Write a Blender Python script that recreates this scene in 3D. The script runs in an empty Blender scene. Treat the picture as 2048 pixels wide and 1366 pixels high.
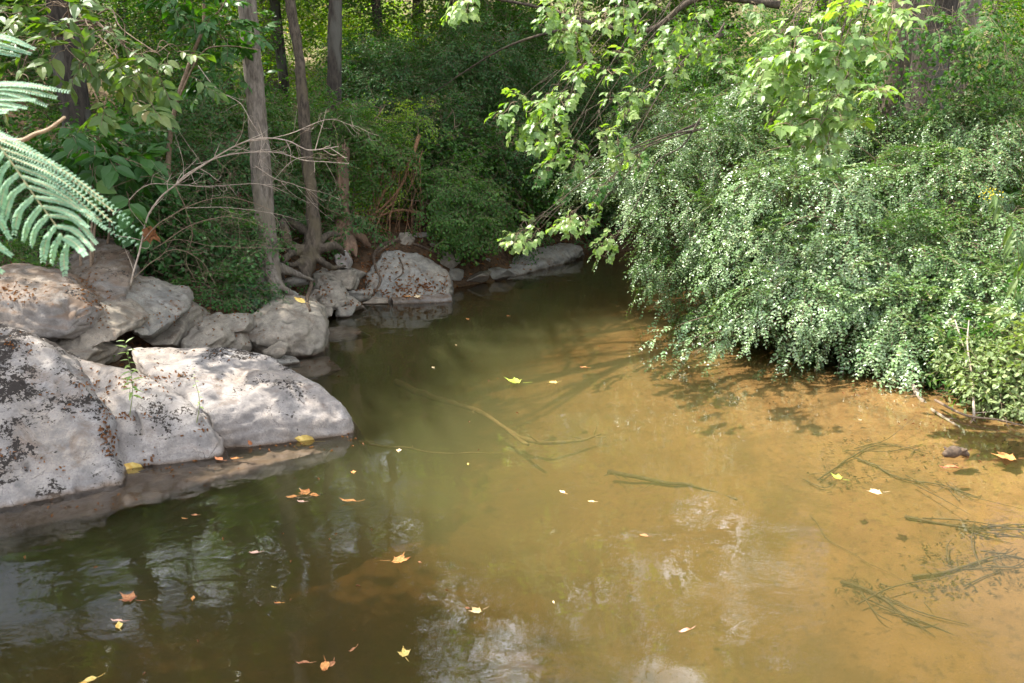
import bpy, bmesh, math, random
import numpy as np
from mathutils import Vector, Matrix
from mathutils.bvhtree import BVHTree
from mathutils.geometry import tessellate_polygon
R = math.radians
random.seed(7)
rng = np.random.default_rng(11)

# ------------------------------------------------------------------ camera, sky, sun, exposure
SC = bpy.context.scene
CAM_H, PITCH, FPX = 2.6, R(15.0), 1593.0
cam = bpy.data.cameras.new('camera'); cam.sensor_width = 36.0; cam.lens = 28.0; cam.clip_start = 0.05; cam.clip_end = 900.0
camo = bpy.data.objects.new('camera', cam); SC.collection.objects.link(camo)
camo.location = (0, 0, CAM_H); camo.rotation_euler = (R(90) - PITCH, 0, 0)
cam.dof.use_dof = True; cam.dof.focus_distance = 9.0; cam.dof.aperture_fstop = 6.3
SC.camera = camo

SUN_EL, SUN_AZ = 57.0, 282.0          # azimuth: degrees clockwise from +Y (the view direction)
sx, sy, sz = math.cos(R(SUN_EL))*math.sin(R(SUN_AZ)), math.cos(R(SUN_EL))*math.cos(R(SUN_AZ)), math.sin(R(SUN_EL))
SUNV = np.array([sx, sy, sz])
W = bpy.data.worlds.new('World'); SC.world = W; W.use_nodes = True
wn = W.node_tree; wn.nodes.clear()
sky = wn.nodes.new('ShaderNodeTexSky'); sky.sky_type = 'NISHITA'; sky.sun_disc = False
sky.sun_elevation = R(SUN_EL); sky.sun_rotation = R(SUN_AZ)
sky.air_density = 1.2; sky.dust_density = 3.0; sky.ozone_density = 1.2
bg = wn.nodes.new('ShaderNodeBackground'); bg.inputs['Strength'].default_value = 0.06
wo = wn.nodes.new('ShaderNodeOutputWorld')
hs = wn.nodes.new('ShaderNodeHueSaturation'); hs.inputs['Saturation'].default_value = 0.8
wn.links.new(sky.outputs[0], hs.inputs['Color']); wtc = wn.nodes.new('ShaderNodeTexCoord'); wnz = wn.nodes.new('ShaderNodeTexNoise'); wnz.inputs['Scale'].default_value = 2.6; wnz.inputs['Detail'].default_value = 7; wnz.inputs['Roughness'].default_value = 0.62
wr = wn.nodes.new('ShaderNodeValToRGB'); wr.color_ramp.elements[0].position = 0.50; wr.color_ramp.elements[1].position = 0.60
wmx = wn.nodes.new('ShaderNodeMix'); wmx.data_type = 'RGBA'; wmx.inputs[7].default_value = (40.0, 41.5, 45.0, 1)      # broken white cloud, added to brighten the sky glints on the water
wn.links.new(wtc.outputs['Generated'], wnz.inputs['Vector']); wn.links.new(wnz.outputs[0], wr.inputs[0]); wn.links.new(wr.outputs[0], wmx.inputs[0])
wn.links.new(hs.outputs[0], wmx.inputs[6]); wn.links.new(wmx.outputs[2], bg.inputs[0]); wn.links.new(bg.outputs[0], wo.inputs[0])
sun = bpy.data.lights.new('sun', 'SUN'); sun.energy = 5.0; sun.angle = R(0.5); sun.color = (1.0, 0.95, 0.86)
suno = bpy.data.objects.new('sun', sun); SC.collection.objects.link(suno)
suno.rotation_euler = Vector((sx, sy, sz)).to_track_quat('Z', 'Y').to_euler(); suno.location = (0, 0, 30)
SC.view_settings.view_transform = 'Standard'; SC.view_settings.look = 'None'; SC.view_settings.use_curve_mapping = False
SC.view_settings.exposure = 1.42; SC.view_settings.gamma = 1.0
SC.render.engine = 'CYCLES'
cy = SC.cycles
cy.max_bounces = 8; cy.diffuse_bounces = 2; cy.glossy_bounces = 2; cy.transmission_bounces = 4
cy.transparent_max_bounces = 12; cy.volume_bounces = 1; cy.sample_clamp_indirect = 6.0
cy.use_denoising = True; cy.use_adaptive_sampling = True; cy.adaptive_threshold = 0.01
cy.caustics_reflective = False; cy.caustics_refractive = False
try: cy.denoiser = 'OPENIMAGEDENOISE'
except Exception: pass

# ------------------------------------------------------------------ helpers
CP, SP = math.cos(PITCH), math.sin(PITCH)
def ray(px, py):
    u = (px-1024)/FPX; v = (683-py)/FPX
    return np.array([u, CP+v*SP, -SP+v*CP])
def D(px, py, y):            # the point seen at (px,py) that lies y metres ahead
    r = ray(px, py); return np.array([0, 0, CAM_H]) + r*(y/r[1])
def Zp(px, py, z=0.0):       # the point seen at (px,py) that lies at height z
    r = ray(px, py); return np.array([0, 0, CAM_H]) + r*((z-CAM_H)/r[2])
def ppm(y): return FPX/(y*0.98)   # pixels per metre, roughly

def _fade(t): return t*t*t*(t*(t*6-15)+10)
_perm = rng.permutation(256); _perm = np.concatenate([_perm, _perm, _perm])
_g = rng.normal(size=(256, 3)); _g /= np.linalg.norm(_g, axis=1)[:, None]
def pnoise(p):
    p = np.asarray(p, float); i = np.floor(p).astype(int); f = p-i; i &= 255; w = _fade(f)
    out = 0
    for dx in (0, 1):
        for dy in (0, 1):
            for dz in (0, 1):
                h = _perm[_perm[_perm[(i[:, 0]+dx) & 255]+((i[:, 1]+dy) & 255)]+((i[:, 2]+dz) & 255)]
                d = (_g[h]*(f-np.array([dx, dy, dz]))).sum(1)
                out = out + d*np.where(dx, w[:, 0], 1-w[:, 0])*np.where(dy, w[:, 1], 1-w[:, 1])*np.where(dz, w[:, 2], 1-w[:, 2])
    return out*1.6
def fbm(p, o=4, k=2.03):
    a, s = 1.0, 0.0; p = np.array(p, float)
    for _ in range(o):
        s = s+a*pnoise(p); a *= 0.5; p = p*k+7.13
    return s

def tag(o, label=None, cat=None, group=None, kind=None):
    if label: o['label'] = label
    if cat: o['category'] = cat
    if group: o['group'] = group
    if kind: o['kind'] = kind
    return o
def empty(name, loc, label, cat, group=None):
    o = bpy.data.objects.new(name, None); SC.collection.objects.link(o); o.location = [float(c) for c in loc]
    o.empty_display_size = 0.2
    return tag(o, label, cat, group)
def link(name, me, mats, parent=None):
    o = bpy.data.objects.new(name, me); SC.collection.objects.link(o)
    for m in (mats if isinstance(mats, (list, tuple)) else [mats]):
        if m.name not in me.materials: me.materials.append(m)
    if parent is not None:
        o.parent = parent; o.matrix_parent_inverse = Matrix.Translation(-Vector(parent.location))
    return o
def np_mesh(name, V, T, mi=None, rnd=None, smooth=False):
    """V (n,3), T (m,3) triangles"""
    me = bpy.data.meshes.new(name); V = np.ascontiguousarray(V, np.float32); T = np.ascontiguousarray(T, np.int32)
    n, m = len(V), len(T)
    me.vertices.add(n); me.vertices.foreach_set('co', V.ravel())
    me.loops.add(m*3); me.loops.foreach_set('vertex_index', T.ravel())
    me.polygons.add(m); me.polygons.foreach_set('loop_start', np.arange(0, m*3, 3, dtype=np.int32))
    me.polygons.foreach_set('loop_total', np.full(m, 3, np.int32))
    if mi is not None: me.polygons.foreach_set('material_index', np.ascontiguousarray(mi, np.int32))
    me.polygons.foreach_set('use_smooth', np.full(m, smooth, bool))
    if rnd is not None:
        a = me.attributes.new('rnd', 'FLOAT', 'POINT'); a.data.foreach_set('value', np.ascontiguousarray(rnd, np.float32))
    me.update(calc_edges=True)
    return me

# ------------------------------------------------------------------ materials
def newmat(name):
    m = bpy.data.materials.new(name); m.use_nodes = True; nt = m.node_tree; nt.nodes.clear()
    out = nt.nodes.new('ShaderNodeOutputMaterial'); return m, nt, out
class N:
    def __init__(s, nt): s.nt = nt
    def __call__(s, kind, ins=None, **kw):
        n = s.nt.nodes.new(kind)
        for k, v in kw.items(): setattr(n, k, v)
        for k, v in (ins or {}).items():
            if isinstance(v, bpy.types.NodeSocket): s.nt.links.new(v, n.inputs[k])
            else: n.inputs[k].default_value = v
        return n
    def ramp(s, fac, stops, interp='LINEAR'):
        n = s.nt.nodes.new('ShaderNodeValToRGB'); n.color_ramp.interpolation = interp
        el = n.color_ramp.elements
        while len(el) < len(stops): el.new(0.5)
        for e, (p, c) in zip(el, stops):
            e.position = p; e.color = (c, c, c, 1) if isinstance(c, (int, float)) else (*c, 1)
        s.nt.links.new(fac, n.inputs[0]); return n.outputs[0]
    def mix(s, f, a, b, mode='MIX'):
        n = s.nt.nodes.new('ShaderNodeMix'); n.data_type = 'RGBA'; n.blend_type = mode
        for i, v in ((0, f), (6, a), (7, b)):
            if isinstance(v, bpy.types.NodeSocket): s.nt.links.new(v, n.inputs[i])
            elif i == 0: n.inputs[i].default_value = v
            else: n.inputs[i].default_value = (*v, 1) if len(v) == 3 else v
        return n.outputs[2]
    def math(s, op, a, b=0.0, c=None):
        n = s.nt.nodes.new('ShaderNodeMath'); n.operation = op
        for i, v in enumerate((a, b) if c is None else (a, b, c)):
            if isinstance(v, bpy.types.NodeSocket): s.nt.links.new(v, n.inputs[i])
            else: n.inputs[i].default_value = v
        return n.outputs[0]
    def noise(s, vec, scale, detail=4, rough=0.55, dist=0.0):
        n = s.nt.nodes.new('ShaderNodeTexNoise'); n.inputs['Scale'].default_value = scale
        n.inputs['Detail'].default_value = detail; n.inputs['Roughness'].default_value = rough; n.inputs['Distortion'].default_value = dist
        if vec is not None: s.nt.links.new(vec, n.inputs['Vector'])
        return n.outputs[0]

def leaf_mat(name, stops, gloss=0.45, transl=0.35, spec=0.35, tcol=None):
    m, nt, out = newmat(name); n = N(nt)
    at = n('ShaderNodeAttribute', attribute_name='rnd')
    geo = n('ShaderNodeNewGeometry')
    col = n.ramp(at.outputs['Fac'], stops)
    nz = n.noise(geo.outputs['Position'], 55.0, 2)
    col = n.mix(n.math('MULTIPLY', nz, 0.35), col, tuple(c*0.45 for c in stops[0][1]))
    p = n('ShaderNodeBsdfPrincipled', {'Base Color': col, 'Roughness': gloss, 'Specular IOR Level': spec})
    tc = n.mix(1.0, col, tcol or (1.0, 1.12, 0.45), 'MULTIPLY')
    hs = n('ShaderNodeHueSaturation', {'Color': tc, 'Value': 1.7, 'Saturation': 1.1})
    t = n('ShaderNodeBsdfTranslucent', {'Color': hs.outputs[0]})
    mx = n('ShaderNodeMixShader', {0: transl, 1: p.outputs[0], 2: t.outputs[0]})
    nt.links.new(mx.outputs[0], out.inputs[0]); return m

def plain_mat(name, c1, c2, scale=8.0, rough=0.8, bump=0.3, stretch=None, c3=None, bdist=0.01, spec=0.3):
    m, nt, out = newmat(name); n = N(nt)
    tc = n('ShaderNodeNewGeometry').outputs['Position']
    if stretch:
        mp = n('ShaderNodeMapping', {'Vector': tc, 'Scale': stretch}); tc = mp.outputs[0]
    a = n.noise(tc, scale, 6, 0.65); b = n.noise(tc, scale*0.22, 3)
    col = n.mix(n.ramp(a, [(0.35, 0.0), (0.65, 1.0)]), c1, c2)
    if c3: col = n.mix(n.ramp(b, [(0.5, 0.0), (0.62, 1.0)]), col, c3)
    bp = n('ShaderNodeBump', {'Height': a, 'Strength': bump, 'Distance': bdist})
    p = n('ShaderNodeBsdfPrincipled', {'Base Color': col, 'Roughness': rough, 'Specular IOR Level': spec, 'Normal': bp.outputs[0]})
    nt.links.new(p.outputs[0], out.inputs[0]); return m

def rock_mat(name, base, warm, lichen=0.5, dust=0.3, seed=0.0):
    """limestone: mottled grey, tan stains, black lichen flecks crowding the upper faces, brown grit, wet foot"""
    m, nt, out = newmat(name); n = N(nt)
    geo = n('ShaderNodeNewGeometry'); pos = geo.outputs['Position']
    mp = n('ShaderNodeMapping', {'Vector': pos, 'Location': (seed*3.1, seed*1.7, seed)}); P = mp.outputs[0]
    big = n.noise(P, 1.6, 5, 0.6, 0.5); mid = n.noise(P, 7.0, 6, 0.65, 0.3); fine = n.noise(P, 60.0, 4, 0.7)
    dk = tuple(c*0.42 for c in base)
    col = n.mix(n.ramp(big, [(0.38, 0.0), (0.62, 1.0)]), base, warm)
    col = n.mix(n.ramp(mid, [(0.32, 0.85), (0.53, 0.0)]), col, dk)
    col = n.mix(n.ramp(n.noise(P, 3.7, 5, 0.7, 0.8), [(0.50, 0.0), (0.62, 0.55)]), col, (base[0]*.52, base[1]*.50, base[2]*.50))
    col = n.mix(n.ramp(mid, [(0.58, 0.0), (0.75, 0.6)]), col, tuple(min(1, c*1.35) for c in base))
    col = n.mix(n.ramp(fine, [(0.35, 0.55), (0.6, 0.0)]), col, tuple(c*0.6 for c in base))
    sep = n('ShaderNodeSeparateXYZ', {0: geo.outputs['Normal']}); up = sep.outputs[2]
    sepp = n('ShaderNodeSeparateXYZ', {0: pos}); z = sepp.outputs[2]
    wp = n('ShaderNodeVectorMath', {0: P, 1: n('ShaderNodeTexNoise', {'Vector': P, 'Scale': 3.0, 'Detail': 5.0}).outputs[1]}, operation='ADD')
    ck = n('ShaderNodeTexVoronoi', {'Vector': wp.outputs[0], 'Scale': 1.3}, feature='DISTANCE_TO_EDGE')
    ckm = n.math('MULTIPLY', n.ramp(ck.outputs['Distance'], [(0.0, 1.0), (0.010, 0.0)]), n.ramp(mid, [(0.50, 0.0), (0.62, 1.0)]))
    col = n.mix(n.math('MULTIPLY', ckm, 0.8), col, (0.06, 0.045, 0.035))
    pit = n.ramp(n.noise(P, 120.0, 2, 0.6), [(0.30, 1.0), (0.36, 0.0)]); col = n.mix(n.math('MULTIPLY', pit, 0.7), col, tuple(c*0.3 for c in base))
    # black lichen flecks
    vor = n('ShaderNodeTexVoronoi', {'Vector': P, 'Scale': 34.0, 'Randomness': 1.0}, feature='SMOOTH_F1')
    warp = n.noise(P, 58.0, 4, 0.7)
    region = n.noise(P, 2.3, 4, 0.7, 0.4)
    thr = n.math('ADD', n.math('MULTIPLY', n.ramp(region, [(0.40, 0.0), (0.66, 1.0)]), 0.55*lichen), n.math('MULTIPLY', n.ramp(up, [(0.25, 0.0), (0.9, 1.0)]), 0.22*lichen))
    fl = n.math('ADD', n.math('MULTIPLY', warp, 0.95), n.math('MULTIPLY', vor.outputs['Distance'], 0.28))
    msk = n.math('LESS_THAN', fl, n.math('ADD', thr, 0.16))
    upm = n.ramp(up, [(0.05, 0.0), (0.35, 1.0)])
    msk = n.math('MULTIPLY', msk, upm)
    # brown grit in big patches
    dn = n.noise(P, 3.1, 6, 0.75, 0.8)
    dm = n.math('MULTIPLY', n.ramp(dn, [(0.60-0.22*dust, 0.0), (0.78-0.22*dust, 0.85)]), n.ramp(up, [(0.1, 0.0), (0.6, 1.0)]))
    col = n.mix(dm, col, (0.13, 0.085, 0.055))
    col = n.mix(msk, col, (0.030, 0.024, 0.020))
    wet = n.ramp(n.math('ADD', z, n.math('MULTIPLY', mid, 0.05)), [(0.025, 1.0), (0.06, 0.0)])
    col = n.mix(n.math('MULTIPLY', wet, 0.8), col, (0.115, 0.075, 0.045))
    rough = n.ramp(wet, [(0.0, 0.85), (1.0, 0.45)])
    hgt = n.math('ADD', n.math('MULTIPLY', fine, 0.45), n.math('ADD', n.math('MULTIPLY', mid, 0.45), n.math('SUBTRACT', n.math('MULTIPLY', msk, 0.12), n.math('MULTIPLY', ckm, 0.6))))
    bp = n('ShaderNodeBump', {'Height': hgt, 'Strength': 0.7, 'Distance': 0.022})
    p = n('ShaderNodeBsdfPrincipled', {'Base Color': col, 'Roughness': rough, 'Specular IOR Level': 0.25, 'Normal': bp.outputs[0]})
    nt.links.new(p.outputs[0], out.inputs[0]); return m

# ------------------------------------------------------------------ terrain
WP = np.array([(-4.7, -7), (-4.6, 3), (-4.8, 5.2), (-4.3, 6.6), (-4.1, 7.4), (-3.7, 8.3), (-2.9, 9.4), (-2.9, 11.0), (-2.5, 12.2), (-1.3, 12.9), (-0.3, 13.8),
               (0.2, 15.2), (1.3, 16.6), (3.4, 17.8), (8, 18.6), (16, 18.6), (16, 16.4), (7.6, 15.4), (4.6, 14.2), (3.9, 12.5), (3.6, 10.8),
               (3.7, 9.4), (4.2, 8.2), (4.7, 7.2), (5.2, 6.2), (6.6, 4.5), (7.6, 2), (8, -7)])
def seg_dist(P, A, B):
    d = B-A; t = np.clip(((P-A)@d)/(d@d), 0, 1); return np.linalg.norm(P-(A+t[:, None]*d), axis=1)
def inside(P, poly):
    c = np.zeros(len(P), bool); n = len(poly)
    for i in range(n):
        a, b = poly[i], poly[(i+1) % n]
        cond = (a[1] > P[:, 1]) != (b[1] > P[:, 1])
        xi = (b[0]-a[0])*(P[:, 1]-a[1])/((b[1]-a[1]) if b[1] != a[1] else 1e-9)+a[0]
        c ^= cond & (P[:, 0] < xi)
    return c
def sstep(a, b, x):
    t = np.clip((x-a)/(b-a), 0, 1); return t*t*(3-2*t)
def ground_z(X, Y):
    P = np.stack([X, Y], 1); n = len(WP)
    ds = np.stack([seg_dist(P, WP[i], WP[(i+1) % n]) for i in range(n)], 1)
    ins = inside(P, WP)
    dl = ds[:, :14].min(1); dr = ds[:, 15:].min(1); d = ds.min(1)
    p3 = np.stack([X, Y, np.zeros_like(X)], 1)
    nz = fbm(p3*0.35, 3); n2 = fbm(p3*1.7, 3)
    depth = np.minimum(0.02+0.055*dr+0.03*dr**2, 0.10+0.75*dl)
    depth = np.minimum(depth, 0.95) + 0.05*nz*np.minimum(d, 1) + 0.012*n2
    depth = np.maximum(depth, 0.015)
    left = (X < 0) | (Y > 12)
    rise = np.where(dl < dr, 0.72*(1-np.exp(-d/0.45))+0.115*np.minimum(d, 9), 0.30*(1-np.exp(-d/0.5))+0.12*np.minimum(d, 9))
    far = 8.2*sstep(19, 40, Y)+3.2*sstep(8, 26, np.abs(X))*sstep(-6, 12, Y)
    return np.where(ins, -depth, rise*(1+0.12*nz)+0.05*n2*np.minimum(d*2, 1)+far)
def gz(x, y): return float(ground_z(np.array([x], float), np.array([y], float))[0])

xs = np.concatenate([[-400, -200, -110, -70], np.arange(-45, -9, 1.2), np.arange(-9, 9, 0.085), np.arange(9, 45.1, 1.2), [70, 110, 200, 400]])
ys = np.concatenate([[-300, -120, -50], np.arange(-25, 1, 1.2), np.arange(1.2, 20, 0.085), np.arange(20, 60, 1.0), [70, 100, 160, 300, 700]])
gx, gy = np.meshgrid(xs, ys); gxx, gyy = gx.ravel(), gy.ravel()
gzz = ground_z(gxx, gyy)
nx, ny = len(xs), len(ys)
idx = np.arange(nx*ny).reshape(ny, nx)
a, b, c, d = idx[:-1, :-1].ravel(), idx[:-1, 1:].ravel(), idx[1:, 1:].ravel(), idx[1:, :-1].ravel()
GV = np.stack([gxx, gyy, gzz], 1); GT = np.concatenate([np.stack([a, b, c], 1), np.stack([a, c, d], 1)])

m, nt, out = newmat('ground_soil_and_sand'); n = N(nt)
geo = n('ShaderNodeNewGeometry'); pos = geo.outputs['Position']; sp = n('ShaderNodeSeparateXYZ', {0: pos}); z = sp.outputs[2]; yy = sp.outputs[1]
a1 = n.noise(pos, 2.2, 6, 0.7, 0.4); a2 = n.noise(pos, 14.0, 5, 0.7); a3 = n.noise(pos, 90.0, 3, 0.7)
soil = n.mix(n.ramp(a2, [(0.35, 0.0), (0.65, 1.0)]), (0.03, 0.019, 0.012), (0.10, 0.062, 0.036))
soil = n.mix(n.ramp(a1, [(0.5, 0.0), (0.65, 0.7)]), soil, (0.13, 0.075, 0.04))
sand = n.mix(n.ramp(a1, [(0.35, 0.0), (0.7, 1.0)]), (0.30, 0.175, 0.064), (0.20, 0.112, 0.040))
sand = n.mix(n.ramp(a3, [(0.3, 0.55), (0.5, 0.0)]), sand, (0.17, 0.09, 0.035))
sand = n.mix(n.ramp(a2, [(0.33, 0.8), (0.47, 0.0)]), sand, (0.11, 0.065, 0.028))
a4 = n.noise(pos, 0.9, 5, 0.75, 1.2); sand = n.mix(n.ramp(a4, [(0.38, 0.65), (0.52, 0.0)]), sand, (0.13, 0.08, 0.03))
a5 = n.noise(pos, 30.0, 4, 0.8, 1.0); sand = n.mix(n.ramp(a5, [(0.32, 0.8), (0.42, 0.0)]), sand, (0.07, 0.045, 0.02))
peb = n('ShaderNodeTexVoronoi', {'Vector': pos, 'Scale': 42.0})
sand = n.mix(n.ramp(peb.outputs['Distance'], [(0.08, 0.5), (0.16, 0.0)]), sand, (0.42, 0.31, 0.18))
dry = n.mix(n.ramp(a1, [(0.4, 0.0), (0.6, 1.0)]), (0.24, 0.17, 0.12), (0.11, 0.15, 0.04))
dry = n.mix(n.ramp(a2, [(0.35, 0.6), (0.55, 0.0)]), dry, (0.12, 0.10, 0.05))
zr = n('ShaderNodeMapRange', {'Value': z, 'From Min': -0.03, 'From Max': 0.012}); col = n.mix(zr.outputs[0], sand, soil)
mr = n('ShaderNodeMapRange', {'Value': yy, 'From Min': 23.0, 'From Max': 28.0})
col = n.mix(mr.outputs[0], col, dry)
h = n.math('ADD', n.math('MULTIPLY', a2, 0.7), n.math('MULTIPLY', a3, 0.15))
bp = n('ShaderNodeBump', {'Height': h, 'Strength': 0.5, 'Distance': 0.03})
p = n('ShaderNodeBsdfPrincipled', {'Base Color': col, 'Roughness': 0.95, 'Specular IOR Level': 0.1, 'Normal': bp.outputs[0]})
nt.links.new(p.outputs[0], out.inputs[0]); M_ground = m
ground = link('ground', np_mesh('ground', GV, GT, smooth=True), M_ground)
tag(ground, 'sandy creek bed and leaf-strewn earth banks rising into the woods', kind='structure')

# ------------------------------------------------------------------ water: a real murky volume under a rippled skin
m, nt, out = newmat('murky_creek_water'); n = N(nt)
pos = n('ShaderNodeNewGeometry').outputs['Position']
mp = n('ShaderNodeMapping', {'Vector': pos, 'Scale': (1.0, 1.5, 1.0)}).outputs[0]
w1 = n.noise(mp, 1.1, 1, 0.4, 0.6); w2 = n.noise(mp, 5.0, 2, 0.4, 0.7); w3 = n.noise(mp, 24.0, 2, 0.5, 0.6)
patch = n.ramp(n.noise(pos, 0.55, 3, 0.5), [(0.42, 0.15), (0.6, 1.0)])
gust = n.ramp(n.noise(pos, 0.8, 3, 0.6, 1.0), [(0.50, 0.10), (0.64, 1.0)])
hh = n.math('ADD', n.math('MULTIPLY', w1, 0.9), n.math('ADD', n.math('MULTIPLY', w2, n.math('MULTIPLY', patch, 0.26)), n.math('MULTIPLY', w3, n.math('MULTIPLY', gust, 0.055))))
bp = n('ShaderNodeBump', {'Height': hh, 'Strength': 1.0, 'Distance': 0.011})
fr = n('ShaderNodeFresnel', {'IOR': 1.48, 'Normal': bp.outputs[0]})
gl = n('ShaderNodeBsdfGlossy', {'Color': (1, 1, 1, 1), 'Roughness': 0.01, 'Normal': bp.outputs[0]})
tr = n('ShaderNodeBsdfTransparent')
mx = n('ShaderNodeMixShader', {0: fr.outputs[0], 1: tr.outputs[0], 2: gl.outputs[0]})
nt.links.new(mx.outputs[0], out.inputs['Surface'])
vs = n('ShaderNodeVolumeScatter', {'Color': (0.355, 0.375, 0.18, 1), 'Density': 0.76, 'Anisotropy': 0.2})
va = n('ShaderNodeVolumeAbsorption', {'Color': (0.50, 0.43, 0.18, 1), 'Density': 1.0})
ad = n('ShaderNodeAddShader', {0: vs.outputs[0], 1: va.outputs[0]})
nt.links.new(ad.outputs[0], out.inputs['Volume']); M_water = m
bm = bmesh.new(); bmesh.ops.create_cube(bm, size=1.0)
for v in bm.verts:
    v.co.x = -9.0 if v.co.x < 0 else 15.8; v.co.y = -7.2 if v.co.y < 0 else 22.0; v.co.z = 0.0 if v.co.z > 0 else -1.6
me = bpy.data.meshes.new('water'); bm.to_mesh(me); bm.free()
water = link('water', me, M_water); tag(water, 'still murky creek water, olive in the deep and amber in the shallows', kind='structure')

# ------------------------------------------------------------------ tubes
def smooth_path(pts, n=None):
    P = np.array([list(map(float, p)) for p in pts]); k = len(P)
    if k < 3: return P if n is None else np.stack([np.interp(np.linspace(0, k-1, n), np.arange(k), P[:, j]) for j in range(P.shape[1])], 1)
    n = n or (k-1)*5+1; t = np.linspace(0, k-1-1e-6, n); i = t.astype(int); f = (t-i)[:, None]
    Q = np.concatenate([[2*P[0]-P[1]], P, [2*P[-1]-P[-2]]]); p0, p1, p2, p3 = Q[i], Q[i+1], Q[i+2], Q[i+3]
    return 0.5*(2*p1+(p2-p0)*f+(2*p0-5*p1+4*p2-p3)*f**2+(3*p1-p0-3*p2+p3)*f**3)
def tube(path, rad, sides=7, wob=0.0, n=None, seed=0):
    """path list of xyz, rad list -> V,T (capped)"""
    Q = smooth_path([(*p, r) for p, r in zip(path, rad)], n); C, r = Q[:, :3], np.maximum(Q[:, 3], 0.0006); k = len(C)
    t = np.gradient(C, axis=0); t /= np.linalg.norm(t, axis=1)[:, None]+1e-9
    up = np.array([0.13, 0.21, 0.97]) if abs(t[0][2]) < 0.9 else np.array([0.95, 0.2, 0.1])
    u = np.cross(t, up); u /= np.linalg.norm(u, axis=1)[:, None]+1e-9; v = np.cross(t, u)
    a = np.linspace(0, 2*np.pi, sides, endpoint=False)
    ring = u[:, None]*np.cos(a)[None, :, None]+v[:, None]*np.sin(a)[None, :, None]
    rr = r[:, None]*np.ones(sides)
    if wob:
        q = (C[:, None]+ring*r[:, None, None]*1.2).reshape(-1, 3)
        rr = rr*(1+wob*fbm(q*np.array([7, 7, 2.2])+seed, 3).reshape(k, sides))
    V = (C[:, None]+ring*rr[..., None]).reshape(-1, 3)
    i = np.arange(k-1)[:, None]*sides; j = np.arange(sides)[None]; jn = (j+1) % sides
    a0, a1, b0, b1 = (i+j).ravel(), (i+jn).ravel(), (i+sides+j).ravel(), (i+sides+jn).ravel()
    T = np.concatenate([np.stack([a0, a1, b1], 1), np.stack([a0, b1, b0], 1)])
    caps = [(0, q+1, q) for q in range(1, sides-1)]+[((k-1)*sides, (k-1)*sides+q, (k-1)*sides+q+1) for q in range(1, sides-1)]
    return V, np.concatenate([T, np.array(caps)])
def joinVT(lst):
    Vs, Ts, o = [], [], 0
    for V, T in lst: Vs.append(V); Ts.append(T+o); o += len(V)
    return np.concatenate(Vs), np.concatenate(Ts)
def remesh(me, voxel):
    o = bpy.data.objects.new('tmp', me); SC.collection.objects.link(o)
    md = o.modifiers.new('r', 'REMESH'); md.mode = 'VOXEL'; md.voxel_size = voxel
    dg = bpy.context.evaluated_depsgraph_get(); res = bpy.data.meshes.new_from_object(o.evaluated_get(dg)); bpy.data.objects.remove(o)
    return res
def relax(me, it):
    bm = bmesh.new(); bm.from_mesh(me)
    for _ in range(it): bmesh.ops.smooth_vert(bm, verts=bm.verts, factor=0.5, use_axis_x=True, use_axis_y=True, use_axis_z=True)
    bm.to_mesh(me); bm.free()

COLL = []   # things a pixel ray may land on: rocks, ground
def reg(o):
    me = o.data; n = len(me.vertices); co = np.empty(n*3, np.float32); me.vertices.foreach_get('co', co)
    me.calc_loop_triangles(); t = np.empty(len(me.loop_triangles)*3, np.int32); me.loop_triangles.foreach_get('vertices', t)
    COLL.append(BVHTree.FromPolygons(co.reshape(-1, 3).tolist(), t.reshape(-1, 3).tolist()))
def hit(px, py):
    r = Vector(ray(px, py)).normalized(); best = None
    for b in COLL:
        h = b.ray_cast(Vector((0, 0, CAM_H)), r, 80)
        if h[0] is not None and (best is None or h[3] < best[2]): best = (np.array(h[0]), np.array(h[1]), h[3])
    return best
def drop(x, y, z0=3.0):
    best = None
    for b in COLL:
        h = b.ray_cast(Vector((x, y, z0)), Vector((0, 0, -1)), 20)
        if h[0] is not None and (best is None or h[0][2] > best[0][2]): best = (np.array(h[0]), np.array(h[1]))
    return best
# ------------------------------------------------------------------ rocks
M_rkA = rock_mat('pale_limestone', (0.30, 0.275, 0.255), (0.34, 0.285, 0.235), 0.65, 0.2, 0.0)
M_rkB = rock_mat('lichened_limestone', (0.29, 0.27, 0.255), (0.31, 0.265, 0.22), 0.9, 0.35, 2.0)
M_rkC = rock_mat('stained_limestone', (0.24, 0.22, 0.20), (0.28, 0.225, 0.17), 0.6, 1.0, 4.0)
M_rkD = rock_mat('grey_limestone', (0.245, 0.235, 0.21), (0.28, 0.25, 0.20), 0.5, 0.45, 6.0)
M_rkE = rock_mat('buff_limestone', (0.275, 0.245, 0.20), (0.31, 0.26, 0.20), 0.4, 0.4, 8.0)

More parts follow.
